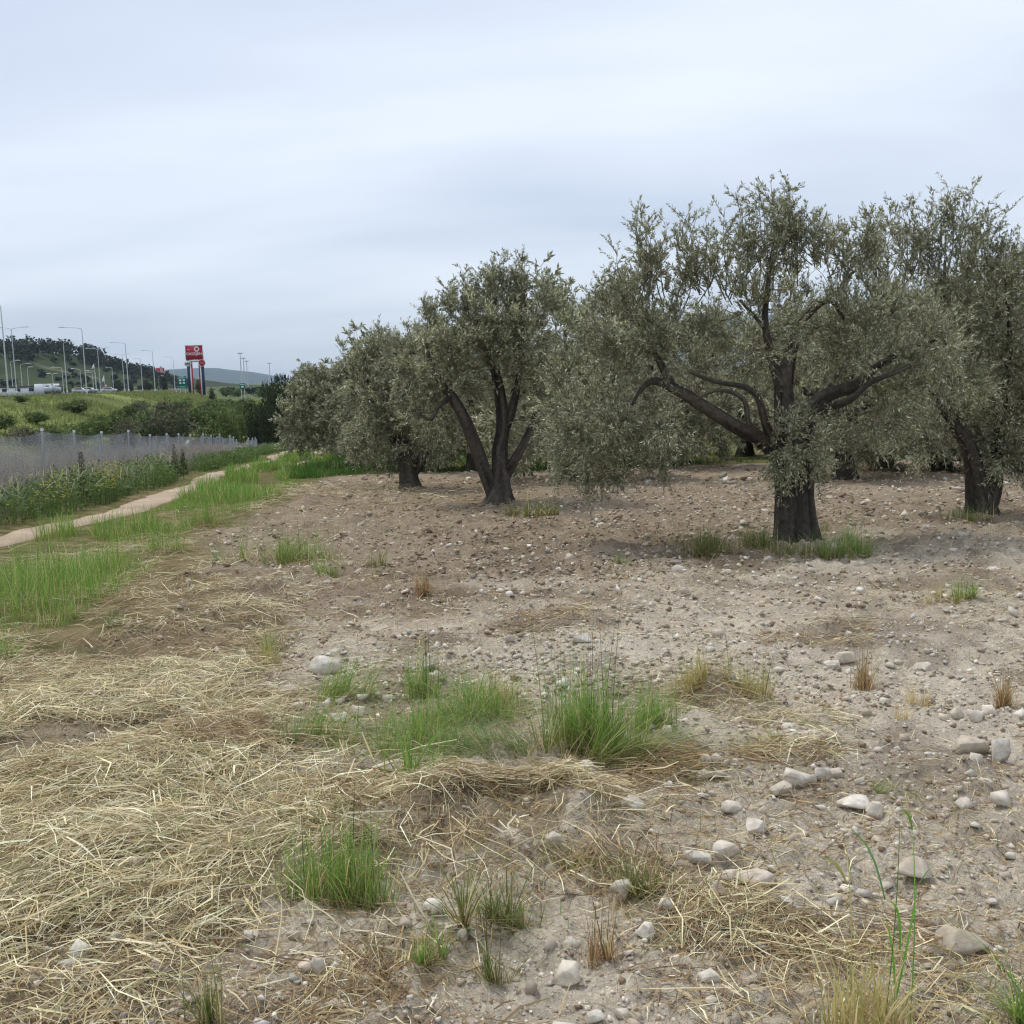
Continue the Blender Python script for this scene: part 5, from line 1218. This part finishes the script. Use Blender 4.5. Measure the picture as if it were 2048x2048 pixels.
for a in ((345, 84, 140, 125, 'grey', 'large greyish brown bush in the middle of the slope above the fence'), (305, 82, 90, 72, 'dark', 'dark low bush at the foot of the large greyish one'), (255, 86, 90, 85, 'grey', 'greyish bush left of the large greyish brown one'),
          (412, 80, 80, 66, 'dark', 'dark round bush right of the white rocks'), (450, 88, 70, 88, 'green', 'green bush behind the dark round one near the fence end'), (470, 95, 80, 92, 'green', 'green bush left of the dark bush at the fence end'),
          (512, 74, 75, 112, 'dark', 'dark bush at the far end of the fence'), (538, 70, 60, 100, 'dark', 'dark bush close to the last olive tree'), (190, 100, 90, 50, 'green', 'green bush halfway up the left slope'),
          (230, 108, 100, 58, 'green', 'bright green bush on the slope left of the greyish ones'), (150, 92, 90, 40, 'green', 'low green bush above the fence at left'), (100, 88, 90, 36, 'green', 'low green bush second from the left edge'),
          (40, 80, 110, 42, 'grey', 'low grey bush at the left edge above the fence'), (-10, 84, 100, 40, 'green', 'green bush cut off by the left edge'), (130, 80, 110, 36, 'grey', 'low grey bush above the second fence post'), (190, 78, 90, 38, 'grey', 'low grey bush above the third fence post'),
          (370, 120, 120, 62, 'green', 'wide green bush behind the large greyish brown one'), (300, 125, 100, 46, 'green', 'green bush high on the slope below the small red sign'), (440, 130, 120, 60, 'green', 'wide green bush high on the slope right of the big red sign'),
          (500, 120, 100, 58, 'green', 'green bush below the white truck'), (410, 160, 110, 40, 'green', 'green bush on the crest below the big red sign'), (470, 180, 120, 44, 'green', 'green bush on the crest right of the big red sign'),
          (160, 128, 90, 30, 'green', 'small green bush high on the left grass slope'), (45, 122, 40, 16, 'green', 'tiny bush on the left grass slope under the first lamp post'), (265, 140, 80, 34, 'green', 'green bush near the crest left of the green road sign'),
          (340, 150, 80, 30, 'green', 'green bush near the crest under the green road sign'), (520, 150, 80, 50, 'green', 'green bush on the crest left of the dark tree'), (70, 100, 70, 26, 'green', 'small green bush low on the left grass slope'),
          (330, 175, 60, 28, 'grey', 'small grey bush on the smooth slope below the green road sign'), (370, 210, 60, 24, 'green', 'small green bush under the left leg of the big red sign'), (425, 230, 60, 24, 'green', 'small green bush right under the big red sign'),
          (455, 150, 80, 40, 'grey', 'greyish bush on the slope right of the big red sign'), (395, 145, 70, 34, 'grey', 'greyish bush on the slope below the big red sign'), (490, 210, 70, 30, 'green', 'small green bush under the small green road sign'), (285, 170, 60, 22, 'grey', 'small grey bush near the crest left of the services sign')):
    shrub(*a)
shrub(570, 88, 92, 150, 'dark', 'dark dense evergreen tree behind the last olive tree', 'evergreen_tree', 'tree', 'trees along the highway'); shrub(542, 100, 66, 125, 'dark', 'smaller dark evergreen left of the dense one', 'evergreen_tree', 'tree', 'trees along the highway')
shrub(604, 92, 74, 132, 'dark', 'dark evergreen half hidden by the last olive tree', 'evergreen_tree', 'tree', 'trees along the highway')
M_rockw = mat_plain('chalky_rock', (.62, .61, .58), .9, 0, .15, 3.0, .5)
for k, (px, Y, w_, h_, lb) in enumerate(((372, 79, .45, 2.4, 'tall chalky white rock between the bushes on the slope'), (366, 77, .7, 1.5, 'broad chalky white rock at the foot of the tall one'), (380, 78, .4, 1.75, 'small chalky white rock right of the tall one'))):
    x = at(px, 860, Y)[0]; z = float(H0(x, Y)); V, T = hull(760 + k, 22, 1); V = V * np.array([w_, w_, h_]) / np.array([1, 1, 1.4]); V[:, 2] += h_ * .3
    tag(obj('rock', V + np.array((x, Y, z)), T, M_rockw, loc=(x, Y, z)), lb, 'rock', 'white rocks on the slope')
def slope_grass():
    n = 34000; y = 60 + 300 * rng.random(n) ** 1.6; s_ = rng.uniform(1.0, 32, n); x = XR(y) + s_
    k = fbm(x, y, .06, 3, 621) > .36; x, y = x[k], y[k]; n = len(x); c = pick([(.20, .25, .065), (.25, .29, .085), (.15, .20, .055), (.28, .28, .11)], [2, 2, 2, 1], n)
    V, Q, C = blades(x, y, rng.uniform(.25, .65, n) * (.4 + 1.2 * fbm(x, y, .1, 3, 631)), rng.uniform(.04, .08, n) * np.clip(y / 130, 1, 2.2), c * .8, c, .4, .5, K=2)
    tag(obj('slope_grass', V, Q, M_grass, col=C), 'rough green grass covering the highway embankment', kind='stuff')
slope_grass()

# ================================================================== HIGHWAY FURNITURE AND FAR THINGS
def pole_loc(px, Y): x = at(px, 790, Y)[0]; return np.array((x, Y, float(H0(x, Y))))
def lamp_post(px, Y, topy, arms, label, r=.10, head=.9, group='street lamps along the highway', name='street_lamp'):
    """arms: list of reach in metres, negative to the left"""
    b = pole_loc(px, Y); tz = at(px, topy, Y)[2]; h = tz - b[2]
    o = empty(name, b); tag(o, label, 'street lamp', group)
    MB().tube([(0, 0, -.2), (0, 0, .5), (0, 0, h * .5), (0, 0, h * .97)], [r * 1.25, r * 1.2, r, r * .62], 8).build('pole', M_galv, o, True)
    MB().box((0, 0, .45), (r * 2.9, r * 2.9, .9)).build('base', M_galv, o)
    for a in arms:
        sg = 1 if a > 0 else -1
        MB().tube([(0, 0, h * .955), (sg * .12, 0, h * .985), (a * .35, 0, h), (a, 0, h + .12)], [r * .6, r * .6, r * .5, r * .42], 6).build('arm', M_galv, o, True)
        MB().add(*lamp_head(sg * head, a, h + .12)).build('lamp_head', M_lamp, o)
def lamp_head(L, a, z):
    x0, x1 = a - L * .1, a + L; v = []
    for x, wd, hh in ((x0, .14, .10), (x0 + L * .45, .2, .16), (x1, .12, .06)):
        v += [(x, -wd, z - .03), (x, wd, z - .03), (x, wd * .8, z + hh), (x, -wd * .8, z + hh)]
    q = [[0, 1, 2, 3], [8, 11, 10, 9]]
    for k in (0, 4): q += [[k + i, k + 4 + i, k + 4 + (i + 1) % 4, k + (i + 1) % 4] for i in range(4)]
    return v, q
for a in ((17, 133, 606, (-2.2,), 'tallest nearest lamp post, at the left edge of the picture'), (34, 188, 656, (-1.6, 2.3), 'lamp post with two arms just right of the left edge one'),
          (174, 182, 655, (-3.1,), 'tall lamp post with one arm to the left, over the green slope'), (135, 250, 684, (1.8,), 'slim lamp post against the pine hill, left of the tall one'),
          (258, 246, 685, (-2.7,), 'lamp post with one arm left, midway between hill and red signs'), (202, 290, 697, (-2.5, 2.4), 'double armed lamp post right of the tall one'),
          (311, 286, 701, (-2.2,), 'lamp post just left of the small red sign'), (250, 340, 709, (-2.2, 1.8), 'faint double armed lamp post behind the midway one'), (286, 330, 717, (-1.4,), 'short faint lamp post left of the small red sign'),
          (351, 400, 714, (-2.3,), 'faint lamp post left of the big red sign'), (228, 380, 735, (-1.5,), 'short lamp post right of the double armed one')):
    lamp_post(*a, r=.09 if a[1] < 200 else .11)
for px, Y, ty, arms, lb in ((27, 300, 722, (1.7,), 'low bright lamp at the filling station, furthest left'), (46, 300, 728, (1.9,), 'second low bright lamp from the left at the filling station'), (59, 300, 735, (.5,), 'armless looking low lamp beside the white building'),
                            (108, 310, 748, (-.6, .6), 'small twin headed lamp in front of the hill'), (128, 310, 735, (-2.2,), 'low lamp with bright head left of the slim lamp post'), (164, 310, 738, (-1.8,), 'low lamp with bright head behind the tall lamp post'),
                            (194, 310, 742, (-1.9,), 'low lamp with bright head right of the tall lamp post'), (188, 330, 745, (-.8,), 'faint low lamp among the posts')):
    lamp_post(px, Y, ty, arms, lb, .10, 1.2, 'low lamps at the filling station')
def mast(px, Y, topy, label):
    b = pole_loc(px, Y); h = at(px, topy, Y)[2] - b[2]; o = empty('floodlight_mast', b); tag(o, label, 'light mast', 'high floodlight masts on the horizon')
    MB().tube([(0, 0, -.2), (0, 0, h * .5), (0, 0, h)], [.42, .33, .2], 8).build('pole', M_galv, o, True)
    MB().tube([(0, 0, h - .3), (0, 0, h - .1), (0, 0, h + .25)], [1.1, 1.3, 1.2], 10).build('head_ring', M_galv, o, True)
    for k in range(6): a_ = k * 1.047; MB().box((1.35 * math.cos(a_), 1.35 * math.sin(a_), h - .15), (.5, .4, .5), a_).build('floodlight', M_lamp, o)
mast(485, 640, 706, 'tallest of three floodlight masts right of the big red sign'); mast(491, 700, 716, 'middle of three floodlight masts right of the big red sign'); mast(497, 760, 722, 'lowest of three floodlight masts right of the big red sign')
mast(542, 800, 726, 'floodlight mast above the dark evergreen tree'); mast(700, 620, 712, 'floodlight mast peeping over the last olive trees')

# ------------------------------------------------------------------ sign towers
def text(body, size, loc, parent, mat, name='lettering', sx=1.0):
    c = bpy.data.curves.new(name, 'FONT'); c.body = body; c.size = size; c.align_x = 'CENTER'; c.align_y = 'CENTER'; c.extrude = .02; c.offset = size * .012
    o = bpy.data.objects.new(name, c); o.location = loc; o.rotation_euler = (R(90), 0, 0); o.scale = (sx, 1, 1); c.materials.append(mat)
    link(o, parent); bpy.context.view_layer.update()
    me = bpy.data.meshes.new_from_object(o.evaluated_get(bpy.context.evaluated_depsgraph_get()))
    q = bpy.data.objects.new(name, me); q.location = loc; q.rotation_euler = (R(90), 0, 0); q.scale = (sx, 1, 1)
    bpy.data.objects.remove(o); bpy.data.curves.remove(c)
    return link(q, parent)
def ring_v(cx, cz, rx, rz_, ix, iz, y, n=28):
    a = np.linspace(0, 2 * math.pi, n, endpoint=False); V = []
    for yy in (y, y - .06):
        V += [(cx + rx * math.cos(t), yy, cz + rz_ * math.sin(t)) for t in a]; V += [(cx + ix * math.cos(t), yy, cz + iz * math.sin(t)) for t in a]
    i = np.arange(n); j = (i + 1) % n
    Q = np.r_[np.c_[i + 2 * n, j + 2 * n, j + 3 * n, i + 3 * n], np.c_[i, j, j + 2 * n, i + 2 * n], np.c_[i + n, i + 3 * n, j + 3 * n, j + n]]
    return V, Q
def disc(cx, cz, rx, rz_, y0, y1, n=28):
    a = np.linspace(0, 2 * math.pi, n, endpoint=False); return MB().prism(np.c_[cx + rx * np.cos(a), cz + rz_ * np.sin(a)], y0, y1)
def sign_tower(px, Y, topy, sc, label, full=True):
    b = pole_loc(px, Y); H_ = at(px, topy, Y)[2] - b[2]; o = empty('sign_tower', b, R(4)); tag(o, label, 'sign', 'red sign towers of the filling station')
    s = sc; bw, bh = 8.2 * s, 6.9 * s; zc = H_ - bh / 2
    MB().box((0, 0, zc), (bw, .7 * s, bh)).build('board', M_red, o)
    fr = MB(); fr.box((0, -.05, H_ + .12 * s), (bw + .5 * s, .8 * s, .26 * s)).box((-bw / 2 - .12 * s, -.05, zc), (.24 * s, .8 * s, bh)).box((bw / 2 + .12 * s, -.05, zc), (.24 * s, .8 * s, bh)); fr.build('frame', M_white, o)
    y = -.36 * s
    MB().add(*ring_v(1.35 * s, H_ - 1.75 * s, 1.25 * s, 1.35 * s, .68 * s, .78 * s, y)).build('logo_ring', M_letter, o)
    text('OKSİJEN', 1.75 * s, (0, y - .03, H_ - 4.1 * s), o, M_letter, sx=1.12)
    MB().box((-2.6 * s, y - .02, H_ - 2.0 * s), (1.2 * s, .05, .22 * s)).build('small_print', M_letter, o)
    MB().box((2.7 * s, y - .02, H_ - .3 * s), (1.6 * s, .05, .3 * s)).build('small_print', M_dark, o)
    MB().box((.2 * s, 0, H_ - bh - .65 * s), (5.6 * s, .6 * s, 1.1 * s)).build('lower_panel', M_white, o)
    MB().box((.2 * s, -.33 * s, H_ - bh - .72 * s), (4.4 * s, .05, .2 * s)).build('small_print', M_dark, o)
    hb_ = H_ - bh
    for x, w_, m in ((-3.3 * s, 1.3 * s, M_navy), (-2.25 * s, .6 * s, M_white), (-1.6 * s, .6 * s, M_red), (2.0 * s, .6 * s, M_red), (2.6 * s, .55 * s, M_white), (3.6 * s, 1.35 * s, M_navy)):
        MB().box((x, .05, hb_ / 2), (w_, .5 * s, hb_)).build('leg', m, o)
    if full:
        d = disc(-3.3 * s, hb_ - 1.85 * s, 1.75 * s, 1.45 * s, -.75 * s, -.45 * s).build('oval_sign', M_white, o)
        mk = MB(); mk.add(*ring_v(-4.1 * s, hb_ - 1.95 * s, .5 * s, .5 * s, .24 * s, .24 * s, -.76 * s)); mk.box((-3.45 * s, -.8 * s, hb_ - 1.8 * s), (.22 * s, .06, 1.1 * s)); mk.add(*ring_v(-2.85 * s, hb_ - 1.9 * s, .5 * s, .6 * s, .25 * s, .3 * s, -.76 * s)); mk.box((-2.25 * s, -.8 * s, hb_ - 1.6 * s), (.25 * s, .06, 1.2 * s))
        mk.build('lettering', M_dark, d)
        d = disc(3.6 * s, hb_ - 1.7 * s, 1.65 * s, 1.65 * s, -.75 * s, -.45 * s).build('round_sign', M_red, o)
        MB().add(*ring_v(3.6 * s, hb_ - 1.7 * s, 1.75 * s, 1.75 * s, 1.55 * s, 1.55 * s, -.74 * s)).build('rim', M_white, d)
        mk = MB(); mk.box((3.6 * s, -.79 * s, hb_ - 1.9 * s), (2.2 * s, .06, .3 * s)).box((3.6 * s, -.79 * s, hb_ - 1.35 * s), (1.5 * s, .06, .2 * s)); mk.build('lettering', M_pink, d)
M_pink = mat_plain('faded_pink_lettering', (.55, .25, .30), .5, 0, .05, 1.0)
sign_tower(394, 350, 691, .68, 'big red filling station sign tower on striped navy, white and red legs')
sign_tower(324, 760, 736, .72, 'small distant red sign tower in front of the dark pines', False)
def road_sign(px, Y, topy, boty, wpx, label, rows=True):
    b = pole_loc(px, Y); s = 1 / ppm(Y); w_ = wpx * s; zt = at(px, topy, Y)[2] - b[2]; zb = at(px, boty, Y)[2] - b[2]; o = empty('road_sign', b); tag(o, label, 'road sign', 'green road signs along the highway')
    for x in (-w_ * .3, w_ * .3): MB().tube([(x, .2, -.3), (x, .2, zt * .95)], .12, 6).build('post', M_galv, o, True)
    h = zt - zb; MB().box((0, 0, (zt + zb) / 2), (w_, .12, h)).build('board', M_teal, o)
    if rows:
        MB().box((0, -.07, zb + h * .09), (w_ * .98, .06, h * .18)).build('lower_band', M_green, o)
        MB().box((0, -.11, zb + h * .08), (w_ * .5, .03, h * .03)).build('lettering', M_letter, o)
        for x in (-.21, .21):
            for z in (.40, .64): MB().box((x * w_, -.075, zb + h * z), (w_ * .24, .05, h * .135)).build('pictogram', M_letter, o)
        for z, ww in ((.93, .5), (.84, .86)):
            for k in range(6): MB().box(((k - 2.5) * w_ * ww / 6, -.075, zb + h * z), (w_ * ww / 8.5, .04, h * .04)).build('lettering', M_letter, o)
    else:
        MB().box((0, -.08, zb + h * .3), (w_ * .5, .05, h * .3)).build('pictogram', M_letter, o)
        MB().box((0, -.08, zb + h * .75), (w_ * .8, .05, h * .08)).build('lettering', M_letter, o)
road_sign(366, 320, 752, 776, 17, 'tall green services sign with four white pictograms left of the big red sign'); road_sign(486, 330, 766, 777, 11, 'small green road sign beside the white truck', False)
def round_sign(px, Y, cy, rpx, label):
    b = pole_loc(px, Y); r_ = rpx / ppm(Y); z = at(px, cy, Y)[2] - b[2]; o = empty('traffic_sign', b); tag(o, label, 'traffic sign', 'round white traffic signs')
    MB().tube([(0, .1, -.2), (0, .1, z)], .05, 6).build('post', M_galv, o, True)
    disc(0, z, r_, r_, -.04, 0).build('plate', M_white, o); MB().add(*ring_v(0, z, r_ * 1.02, r_ * 1.02, r_ * .78, r_ * .78, -.045)).build('rim', M_red, o)
round_sign(353, 300, 782, 2.6, 'round white traffic sign right of a pair left of the green services sign'); round_sign(345, 300, 778, 2.2, 'upper round traffic sign left of the green services sign'); round_sign(213, 290, 771, 3.2, 'round white traffic sign below the hill, above the white car')

# ------------------------------------------------------------------ low white building, tanks, vehicles
def building():
    Y = 262; b = pole_loc(10, Y); o = empty('white_building', b); tag(o, 'long low white building beside the highway at the left edge', 'building')
    w_ = 30; hz = at(10, 774, Y)[2] - b[2]
    MB().box((-4.5, 4, hz / 2 - .2), (w_, 8, hz)).build('wall', M_white, o); MB().box((-4.5, 4, hz - .1), (w_ + .4, 8.4, .35)).build('roof', M_roof, o)
    MB().box((9.2, 3.6, hz * .6), (2.6, 8.6, hz * 1.3)).build('stair_block', M_white, o)
    for x in np.arange(-17, 8, 3.4): wd = MB().box((x, -.02, hz * .62), (1.2, .1, .8)).build('window', M_glass, o); MB().box((x, -.06, hz * .62 - .46), (1.4, .16, .08)).build('sill', M_white, wd)
building()
M_tank = mat_plain('grey_tank', (.42, .46, .46), .6)
for k, (px, Y, r_, L, lb) in enumerate(((97, 255, .7, 2.0, 'grey green storage tank next to the white building'), (106, 257, .85, 1.7, 'pale storage tank, middle of three'), (116, 259, .65, 2.0, 'pale storage tank furthest from the white building'))):
    b = pole_loc(px, Y); o = empty('storage_tank', b); tag(o, lb, 'tank', 'tanks beside the white building')
    a_ = np.linspace(-1, 1, 9); MB().tube(np.c_[a_ * L / 2, 0 * a_, 0 * a_ + r_ + .5], r_ * np.sqrt(np.clip(1 - np.abs(a_) ** 6, .02, 1)), 14).build('shell', M_tank, o, True)
    for x in (-L * .3, L * .3): MB().box((x, 0, .4), (.3, r_ * 1.4, .8)).build('saddle', M_roof, o)
    MB().tube([(0, 0, r_ * 2 + .4), (0, 0, r_ * 2 + .9)], .25, 8).build('hatch', M_tank, o, True)
def wheel(o, x, y, r_):
    a = np.linspace(0, 2 * math.pi, 16, endpoint=False); w_ = MB().prism(np.c_[x + r_ * np.cos(a), r_ + r_ * np.sin(a)], y - .11, y + .11).build('wheel', M_tyre, o)
    MB().prism(np.c_[x + r_ * .6 * np.cos(a), r_ + r_ * .6 * np.sin(a)], y - .125, y - .11).build('rim', M_galv, w_)
def car(px, Y, rz, paint, label, kind='car'):
    x = at(px, 785, Y)[0]; z = max(float(H0(x, Y)), float(RZ(Y)) + .13 if x < XR(Y) - 1 else -9)
    o = empty('parked_car' if kind == 'car' else 'delivery_truck', (x, Y, z), rz); tag(o, label, 'car' if kind == 'car' else 'truck', 'vehicles by the highway')
    if kind == 'car':
        MB().prism([(-2.1, .35), (2.1, .35), (2.15, .75), (1.9, .95), (1.1, 1.0), (.5, 1.45), (-1.3, 1.5), (-1.95, 1.05), (-2.15, .9)], -.85, .85).build('body', paint, o)
        for y in (-.86, .86): MB().prism([(.95, 1.0), (.42, 1.38), (-1.2, 1.42), (-1.7, 1.05)], y - .01, y + .01).build('side_window', M_glass, o)
        for x_ in (-1.3, 1.35):
            for y in (-.8, .8): wheel(o, x_, y, .32)
        for y in (-.6, .6): MB().box((2.13, y, .72), (.08, .34, .16)).build('headlight', M_lamp, o)
    else:
        MB().box((-1.0, 0, 2.1), (5.2, 2.3, 2.7)).build('cargo_box', paint, o); MB().prism([(1.75, .6), (3.4, .6), (3.4, 1.4), (3.05, 2.4), (1.75, 2.45)], -1.0, 1.0).build('cab', paint, o)
        MB().prism([(3.41, 1.45), (3.08, 2.3), (3.12, 2.3), (3.45, 1.45)], -.85, .85).build('windscreen', M_glass, o); MB().box((-.2, 0, .6), (6.4, .9, .3)).build('chassis', M_roof, o)
        for x_ in (-2.3, 2.5):
            for y in (-.95, .95): wheel(o, x_, y, .45)
car(219, 300, .3, M_white, 'white car on the highway below the round traffic sign'); car(161, 290, .2, M_white, 'pale car behind the tall lamp post'); car(180, 296, .1, M_galv, 'silver car right of the tall lamp post')
car(512, 560, .5, M_white, 'white box truck left of the dark evergreen tree', 'truck')
def flag(px, Y, topy, boty, lean, label):
    b = pole_loc(px, Y); zt = at(px, topy, Y)[2] - b[2]; zb = at(px, boty, Y)[2] - b[2]; o = empty('banner_flag', b); tag(o, label, 'flag', 'white banner flags at the filling station')
    MB().tube([(0, 0, -.2), (0, 0, zt)], .06, 6).build('pole', M_galv, o, True)
    MB().prism([(0, zt), (.1, zb), (-lean * .6, zb - .3), (-lean * .3, (zt + zb) / 2)], -.02, .02).build('banner', M_white, o)
flag(193, 300, 727, 736, 1.6, 'upper white banner flag against the green hill'); flag(211, 300, 750, 762, 1.4, 'lower white banner flag above the white car')

# ------------------------------------------------------------------ pines on the hill, trees along the horizon
def pines():
    global rng
    rng = np.random.default_rng(377)
    xa = np.interp(0, [0, 1], [0, 0]); Xr = at(150, 720, HY)[0]
    P = []
    n = 520; x = rng.uniform(hx[0] + 150, Xr, n); y = rng.uniform(660, 820, n) - np.clip((Xr - x) * .12, 0, 60) * rng.random(n); P.append(np.c_[x, y, rng.uniform(7.0, 11, n)])
    n = 90; x = rng.uniform(Xr, at(345, 777, HY)[0], n); y = rng.uniform(745, 800, n); P.append(np.c_[x, y, rng.uniform(4.5, 8, n)])
    n = 300; x = rng.uniform(Xr - 200, Xr + 190, n); y = rng.uniform(500, 735, n); P.append(np.c_[x, y, rng.uniform(1.2, 3.2, n)])
    n = 200; x = rng.uniform(hx[0] + 150, Xr - 15, n); y = rng.uniform(600, 680, n); P.append(np.c_[x, y, rng.uniform(6.0, 10, n)])
    P = np.concatenate(P); n = len(P); z = hill_z(P[:, 0], P[:, 1]); m = 42
    t = rng.random((n, m)) ** .8; a = rng.uniform(0, 6.28, (n, m)); prof = np.where(t < .25, .55 + 1.6 * t, 1.0 - .95 * ((t - .25) / .75) ** 1.3)
    r_ = prof * P[:, 2:3] * .27 * rng.uniform(.55, 1.1, (n, m))
    C = np.stack([P[:, 0:1] + r_ * np.cos(a), P[:, 1:2] + r_ * np.sin(a), z[:, None] + P[:, 2:3] * (.12 + .9 * t)], -1).reshape(-1, 3)
    dd = unit(np.stack([np.cos(a), np.sin(a), rng.uniform(-.1, .5, (n, m))], -1).reshape(-1, 3) + rng.normal(size=(n * m, 3)) * .3)
    LV, LQ = leaves(C, dd, rng.uniform(1.3, 2.8, n * m), rng.uniform(.5, 1.0, n * m))
    LC = np.repeat(np.repeat(pick([(.030, .045, .028), (.038, .052, .03), (.026, .036, .024)], [1, 1, 1], n), m, 0) * rng.uniform(.8, 1.2, (n * m, 1)), 4, 0)
    TV, TQ = tubes(np.stack([np.c_[P[:, :2], z - .5], np.c_[P[:, :2], z + P[:, 2] * .9]], 1), np.repeat(np.array([[.2, .06]]), n, 0), 4)
    V, Q, C = merge([(LV, LQ, LC), (TV, TQ, np.full((len(TV), 3), .05))])
    tag(obj('pine_forest', V, Q, M_shrub, col=C), 'dark pine wood covering the top of the hill', kind='stuff')
pines()
rng = np.random.default_rng(477)
for k, (px, Y, w_, h_, kd, lb) in enumerate(((427, 330, 22, 17, 'dark', 'round dark tree just right of the big red sign'), (404, 380, 20, 22, 'dark', 'dark tree seen between the legs of the big red sign'), (335, 420, 24, 26, 'dark', 'dark tree left of the green services sign'), (315, 420, 18, 20, 'green', 'green tree below the small red sign'),
        (455, 420, 40, 16, 'green', 'low green tree right of the round dark one'), (480, 450, 40, 15, 'green', 'low green tree under the floodlight masts'), (530, 430, 40, 18, 'green', 'low green tree behind the white truck'), (165, 330, 30, 14, 'green', 'low green tree right of the storage tanks'), (140, 335, 30, 15, 'green', 'low green tree beside the storage tanks'),
        (298, 400, 30, 18, 'dark', 'dark low tree left of the small red sign'), (264, 380, 26, 14, 'dark', 'dark low tree right of the white car'), (240, 390, 26, 16, 'dark', 'dark low tree behind the white car'), (187, 370, 26, 15, 'dark', 'dark low tree behind the low lamps'), (580, 520, 60, 20, 'green', 'far green tree behind the evergreens'))):
    shrub(px, Y, w_, h_ * 1.25, kd, lb, 'roadside_tree', 'tree', 'trees along the highway')
